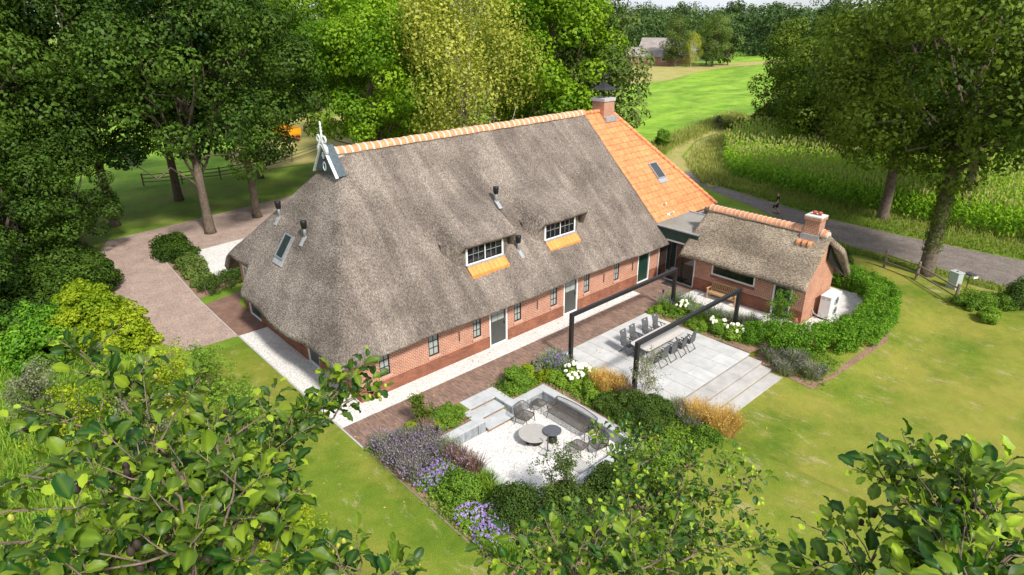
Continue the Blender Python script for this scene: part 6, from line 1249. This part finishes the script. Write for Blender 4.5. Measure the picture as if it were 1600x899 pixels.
grass_patch('rough_corner_grass', 'tall rough grass in the left corner', P, 0.45, 0.35, 0.05, 'perennial', 521, tbase=0.3)

def ground_cover(label, rects, n, seed, mat='perennial', h=0.16):
    rg = np.random.default_rng(seed); P = []
    for x0, x1, y0, y1, w in rects:
        m = int(n*w); cx_ = x0+(x1-x0)*rg.random(m//14+1); cy_ = y0+(y1-y0)*rg.random(m//14+1); k = rg.integers(0, len(cx_), m); P.append(np.stack([cx_[k]+rg.normal(size=m)*0.14, cy_[k]+rg.normal(size=m)*0.14, 0*k], -1))
    P = np.concatenate(P); P[:, 2] = np.where(T(P[:, 0], P[:, 1]) < -0.5, 0, np.array(T(P[:, 0], P[:, 1])))
    ok = ~((P[:, 0] > 0.75) & (P[:, 0] < 6.8) & (P[:, 1] < -4.2) & (P[:, 1] > -9.95)); P = P[ok]; P[:, 2] += 0.03+h*rg.random(len(P)); V, F = leaf_quads(P, rg.normal(size=P.shape)*0.6+np.array([0, 0, 1.0]), 0.10, rg)
    tag(link('ground_cover', np_mesh('ground_cover', V, F, M[mat], tint=np.repeat(np.clip(0.35+rg.normal(size=len(P))*0.25, 0, 1), 4))), label, 'ground cover', None, 'stuff')
ground_cover('low green ground cover between the plants round the pit', [(-1.4, 0.75, -11.8, -6.5, 1.0), (0.9, 9.2, -11.8, -10.0, 2.2), (6.85, 9.2, -10, -3.2, 1.6), (4.95, 6.7, -4.2, -3.0, 0.3), (-1.4, 2.5, -4.1, -3.0, 0.5)], 5200, 601)
ground_cover('low green ground cover in the bed between terrace and annex', [(16.2, 19.1, -8.9, -3.0, 1.0), (16.2, 18.5, -12.5, -9.3, 0.5)], 4200, 602)

rg = np.random.default_rng(640); n = 420; P = np.stack([-9+30*rg.random(n), -14+14*rg.random(n), np.zeros(n)], -1); P = P[(P[:, 0] < -1.7) | (P[:, 0] > 9.5) | (P[:, 1] > -2.7)]; P = P[P[:, 1] < -0.15]; P[:, 2] = T(P[:, 0], P[:, 1])+0.035
V, F = leaf_quads(P, rg.normal(size=P.shape)*0.25+np.array([0, 0, 1.0]), 0.085, rg); tag(link('fallen_leaves', np_mesh('fallen_leaves', V, F, M['straw'], tint=np.repeat(rg.random(len(P)), 4))), 'dry leaves scattered over lawn, path and terrace', 'leaves', None, 'stuff')
# ================================================================ foreground alders: tops of trees just below the camera
def alder_leaf_mesh(seed):
    rg = np.random.default_rng(seed); prof = [(0.0, 0.05), (0.16, 0.25), (0.36, 0.37), (0.56, 0.41), (0.76, 0.35), (0.92, 0.19), (1.0, 0.03)]   # along the midrib, half width
    curl = 0.1+0.35*rg.random(); cup = 0.05+0.35*rg.random(); V = []; tw = rg.normal()*0.15
    for i, (t, w) in enumerate(prof):
        z = -curl*(t-0.25)**2*1.6
        for k, c in enumerate((-1.0, -0.5, 0, 0.5, 1.0)):
            rib = 0.055*(1 if i % 2 else -1)*abs(c) + rg.normal()*0.012*abs(c); V.append((w*c*0.80, t+0.07*abs(c)-(0.05 if i == 6 and c == 0 else 0), z+cup*w*abs(c)+rib+tw*c*t*0.4))
    F = []
    for i in range(6):
        for k in range(4): a = i*5+k; F.append((a, a+1, a+6, a+5))
    b = len(V); V += [(-0.018, -0.3, 0.03), (0.018, -0.3, 0.03), (0.012, 0.02, 0.0), (-0.012, 0.02, 0.0)]; F.append((b, b+1, b+2, b+3))
    return np.array(V), F
LEAF = [alder_leaf_mesh(s) for s in range(6)]
TINTS = [0.0, 0.10, 0.22, 0.38, 0.66, 0.98]
LEAFME = {}
for i, (V, F) in enumerate(LEAF):
    for j, tv in enumerate(TINTS):
        me = bpy.data.meshes.new('leaf'); me.from_pydata([tuple(v) for v in V], [], F); me.update(); me.polygons.foreach_set('use_smooth', [True]*len(F)); me.materials.append(M['alder'])
        a = me.attributes.new('tint', 'FLOAT', 'POINT'); tt = np.full(len(V), tv); tt[-4:] = 0.9; tt[2:-4:5] = min(1, tv+0.16); a.data.foreach_set('value', tt.astype(np.float32)); LEAFME[i, j] = me
def alder(label, trunk_xy, top, twigs, size, seed, per_m=46, tr=0.06, nobj=300, light=0.25, drop=0):
    """twigs: polylines of (px, py, distance); leaves sit in spirals along their outer part"""
    rg = np.random.default_rng(seed); twigs = [[(a, b+drop, c) for a, b, c in tw] for tw in twigs]; base = np.array([trunk_xy[0], trunk_xy[1], 0.0]); t = thing('alder_tree', label, 'tree', base, 0, 'alders in the foreground'); mb = MB(); top = np.array(top); hub = top-np.array([0, 0, 1.4])
    mb.tube([(0, 0, -0.1), (0.03, 0, 4), tuple(hub*np.array([1, 1, 0.7])-base*np.array([1, 1, 0])), tuple(hub-base)], [0.19, 0.14, 0.06, tr*0.5], 9)
    L = []; cones = []
    for tw in twigs:
        pts = np.array([away(*q) for q in tw]); prev = hub+rg.normal(size=3)*0.05
        full = np.concatenate([[prev], pts]); seg = np.linalg.norm(np.diff(full, axis=0), axis=1); cum = np.concatenate([[0], np.cumsum(seg)])
        s = np.linspace(0, cum[-1], 14); sm_ = np.stack([np.interp(s, cum, full[:, i]) for i in range(3)], -1); sm_[1:-1] += rg.normal(size=(12, 3))*0.012
        rr = np.linspace(tr*0.26, 0.0025, 14); mb.tube([tuple(p-base) for p in sm_], list(rr), 6)
        start = seg[0]*0.55; 
        # side shoots with leaves
        ns = max(4, int((cum[-1]-start)*13))
        shoots = [(cum[-1]-0.02, None)] + [(start+(cum[-1]-start)*((i+rg.random())/ns), 1) for i in range(ns)]
        for sp, side in shoots:
            p0 = np.array([np.interp(sp, cum, full[:, i]) for i in range(3)]); q = np.array([np.interp(min(sp+0.05, cum[-1]+0), cum, full[:, i])-np.interp(sp-0.05, cum, full[:, i]) for i in range(3)]); dirv = q/np.linalg.norm(q)
            if side: dirv = unit(dirv*0.5+rg.normal(size=3)*0.7+np.array([0, 0, 0.35])); ln = size*(1.4+2.2*rg.random())
            else: ln = size*1.8
            p1 = p0+dirv*ln; mb.tube([tuple(p0-base), tuple((p0+p1)/2-base+rg.normal(size=3)*0.01), tuple(p1-base)], [0.003, 0.0025, 0.0015], 5)
            nl = int(7+5*rg.random())
            for k in range(nl):
                f = (k+0.6)/nl; lp = p0+dirv*ln*f; az = k*2.4+rg.random(); o1 = unit(np.cross(dirv, [0.3, 0.2, 1.0])); o2 = np.cross(dirv, o1); out = unit(o1*math.cos(az)+o2*math.sin(az)+dirv*(0.35+0.7*f)+np.array([0, 0, 0.12-0.5*rg.random()*(1-f)])); L.append((lp, out, size*(0.5+0.5*rg.random())*(1.05-0.35*(f > 0.85)), f))
            if rg.random() < 0.3: cones.append((p0+dirv*ln*0.3+rg.normal(size=3)*0.02-np.array([0, 0, 0.03]), rg.random() < 0.55))
    # orient leaves
    order = sorted(range(len(L)), key=lambda i: -L[i][2]/np.linalg.norm(L[i][0]-CAM)); bigset = set(order[:nobj]); JV, JF, JT = [], [], []; nb = 0
    for i, (lp, out, sz, f) in enumerate(L):
        up = unit(np.array([0, 0, 1.0])+rg.normal(size=3)*0.45); x = np.cross(out, up); x = unit(x); z = np.cross(x, out); Rm = np.stack([x, out, z], 1); org = lp+out*sz*0.30
        li = rg.integers(6); r = rg.random(); j = 5 if f > 0.85 and r < 0.3+light*0.6 else 4 if r < light*0.4 else 3 if r < 0.2+light*0.3 else int(rg.integers(0, 3))
        if i in bigset:
            o = link('leaf', LEAFME[li, j], t); o.matrix_local = Matrix(((*[float(v) for v in Rm[0]*sz], float(org[0]-base[0])), (*[float(v) for v in Rm[1]*sz], float(org[1]-base[1])), (*[float(v) for v in Rm[2]*sz], float(org[2]-base[2])), (0, 0, 0, 1)))
        else:
            V, F = LEAF[li]; JV.append(V@Rm.T*sz+(org-base)); JF.append(np.array(F)+nb); nb += len(V); tt = np.full(len(V), TINTS[j]); tt[2:-4:5] += 0.16; tt[-4:] = 0.9; JT.append(tt)
    if JV:
        o = link('leaves', np_mesh('leaves', np.concatenate(JV), np.concatenate(JF), M['alder'], True, tint=np.clip(np.concatenate(JT), 0, 1)), t); o['kind'] = 'stuff'
    link('trunk', mb.mesh('trunk', M['bark_alder'], True), t)
    for nm, flag, mt, k_ in (('old_cones', True, 'cone', 0.011), ('green_cones', False, 'catkin', 0.010)):
        c = MB(); 
        for p, old in cones:
            if old == flag:
                for _ in range(4): q = p+rg.normal(size=3)*0.025-base; c.lathe([(0.001, -1.4*k_), (k_*0.8, -0.8*k_), (k_, 0), (k_*0.7, k_), (0.001, 1.5*k_)], tuple(q), 6)
        if c.v: o = c.build(nm, M[mt], t, smooth=True); o['kind'] = 'stuff'
    return t
# 1: bottom left
A1 = [[(330, 800, 2.75), (420, 720, 2.9), (500, 640, 3.1), (560, 575, 3.3)], [(460, 700, 3.0), (530, 640, 3.2), (575, 600, 3.4)], [(430, 710, 2.9), (465, 660, 3.1)], [(300, 780, 2.7), (250, 690, 2.9), (190, 620, 3.0), (130, 550, 3.2)], [(240, 690, 2.9), (230, 620, 3.1), (170, 580, 3.2)],
      [(230, 700, 2.8), (280, 640, 3.0), (300, 600, 3.1)], [(180, 700, 2.8), (120, 650, 2.9), (60, 640, 3.1)], [(250, 800, 2.4), (150, 760, 2.4), (60, 740, 2.5), (5, 760, 2.6)], [(220, 840, 2.2), (120, 830, 2.2), (30, 850, 2.2)], [(280, 860, 2.1), (220, 880, 2.0), (130, 895, 2.0)], [(330, 850, 2.3), (400, 800, 2.4), (450, 830, 2.5)],
      [(360, 820, 2.2), (380, 760, 2.2), (370, 725, 2.2)], [(300, 840, 2.2), (260, 760, 2.3), (220, 730, 2.4)], [(360, 870, 2.2), (420, 890, 2.2), (455, 870, 2.3)], [(350, 760, 2.7), (330, 690, 2.8), (360, 650, 3.0)], [(400, 740, 2.8), (440, 760, 2.8)], [(200, 790, 2.5), (100, 790, 2.5), (20, 800, 2.5)], [(300, 900, 2.1), (330, 930, 2.1)], [(100, 860, 2.1), (60, 900, 2.0)], [(160, 860, 2.2), (80, 870, 2.3), (10, 890, 2.3)], [(330, 700, 2.9), (390, 660, 3.0), (420, 650, 3.1)]]
pA = away(290, 900, 2.7); alder('large alder top with broad glossy leaves in the bottom left corner', (pA[0]+0.15, pA[1]+0.2), (pA[0]+0.05, pA[1]+0.1, pA[2]+0.9), A1, 0.071, 701, tr=0.05)
A2 = [[(1010, 830, 5.2), (1030, 760, 5.8), (1010, 690, 6.4), (960, 640, 6.8)], [(1000, 720, 6.0), (960, 690, 6.4), (935, 650, 6.6)], [(1030, 730, 6.0), (1090, 700, 6.3), (1140, 700, 6.4)], [(1080, 760, 5.8), (1150, 730, 6.0), (1190, 720, 6.2)], [(1080, 800, 5.4), (1150, 800, 5.6), (1215, 860, 5.6)], [(1050, 820, 5.2), (1140, 850, 5.3), (1200, 890, 5.3)], [(980, 810, 5.2), (930, 780, 5.4), (905, 775, 5.6)], [(960, 820, 5.0), (900, 800, 5.2), (880, 790, 5.3)],
      [(1010, 780, 5.5), (975, 740, 5.8)], [(1050, 780, 5.6), (1070, 720, 6.0), (1075, 690, 6.2)], [(1020, 860, 4.9), (1090, 880, 4.9), (1150, 900, 4.9)], [(1100, 770, 5.7), (1130, 760, 5.8)], [(980, 760, 5.6), (1000, 700, 6.0), (1030, 680, 6.2)], [(1060, 850, 5.1), (1110, 830, 5.3), (1170, 830, 5.5)], [(960, 780, 5.3), (930, 820, 5.1), (890, 850, 4.9)], [(1000, 820, 5.2), (1050, 800, 5.4)], [(980, 700, 6.2), (985, 660, 6.5), (1010, 655, 6.6)], [(1040, 760, 5.8), (1110, 740, 6.0), (1160, 770, 5.9)], [(1000, 850, 5.0), (960, 870, 4.8)], [(1080, 830, 5.3), (1060, 780, 5.6)], [(1010, 740, 5.9), (1050, 740, 6.0)]]
pB = away(1040, 880, 5.6); alder('dense alder top in front of the sunken lounge, bottom centre', (pB[0], pB[1]), (pB[0], pB[1], pB[2]+1.2), A2, 0.072, 702, tr=0.06, drop=26)
A2b = [[(930, 960, 2.8), (900, 890, 3.0), (840, 850, 3.1), (805, 840, 3.2)], [(900, 900, 2.9), (870, 850, 3.1), (880, 830, 3.2)], [(930, 900, 3.0), (960, 850, 3.2), (1000, 835, 3.3)], [(960, 900, 3.0), (1020, 880, 3.1), (1050, 860, 3.3)], [(860, 890, 2.9), (810, 890, 3.0), (790, 880, 3.0)], [(920, 880, 3.0), (925, 840, 3.2)], [(1000, 900, 3.0), (1060, 905, 3.0)]]
pC = away(950, 990, 2.7); alder('nearer alder shoot tips at the bottom edge below the lounge', (pC[0], pC[1]), (pC[0], pC[1], pC[2]+0.8), A2b, 0.070, 703, tr=0.04)
A3 = [[(1540, 860, 2.4), (1500, 780, 2.6), (1450, 720, 2.8), (1400, 660, 3.0)], [(1480, 760, 2.7), (1410, 740, 2.8), (1385, 690, 2.9)], [(1520, 800, 2.5), (1540, 720, 2.7), (1525, 665, 2.9)], [(1530, 760, 2.6), (1480, 700, 2.8), (1470, 670, 2.9)], [(1500, 870, 2.3), (1450, 890, 2.3)], [(1560, 880, 2.2), (1590, 880, 2.2)], [(1540, 840, 2.4), (1580, 820, 2.4), (1610, 810, 2.5)], [(1460, 740, 2.7), (1440, 780, 2.6)], [(1500, 740, 2.7), (1530, 700, 2.8)], [(1530, 880, 2.2), (1500, 830, 2.4), (1470, 800, 2.5)]]
pD = away(1560, 960, 2.3); alder('alder branch with broad glossy leaves at the right edge of the lawn', (pD[0], pD[1]), (pD[0], pD[1], pD[2]+0.9), A3, 0.076, 704, tr=0.045, light=0.35, drop=62)
A4 = [[(1370, 940, 2.4), (1350, 870, 2.6), (1310, 800, 2.8)], [(1360, 890, 2.5), (1370, 830, 2.7), (1360, 795, 2.8)], [(1340, 880, 2.5), (1290, 860, 2.6), (1270, 860, 2.6)], [(1370, 880, 2.5), (1400, 850, 2.6)]]
pE = away(1375, 1000, 2.3); alder('small alder shoot at the bottom edge left of the right branch', (pE[0], pE[1]), (pE[0], pE[1], pE[2]+0.6), A4, 0.074, 705, tr=0.03, light=0.35, drop=30)
A5 = [[(575, 950, 2.4), (565, 900, 2.5), (560, 860, 2.6)], [(580, 920, 2.4), (620, 895, 2.5)], [(560, 920, 2.4), (530, 880, 2.5)]]
pF = away(580, 1010, 2.3); alder('single alder tip peeping in at the bottom edge over the lawn', (pF[0], pF[1]), (pF[0], pF[1], pF[2]+0.5), A5, 0.07, 706, tr=0.02)
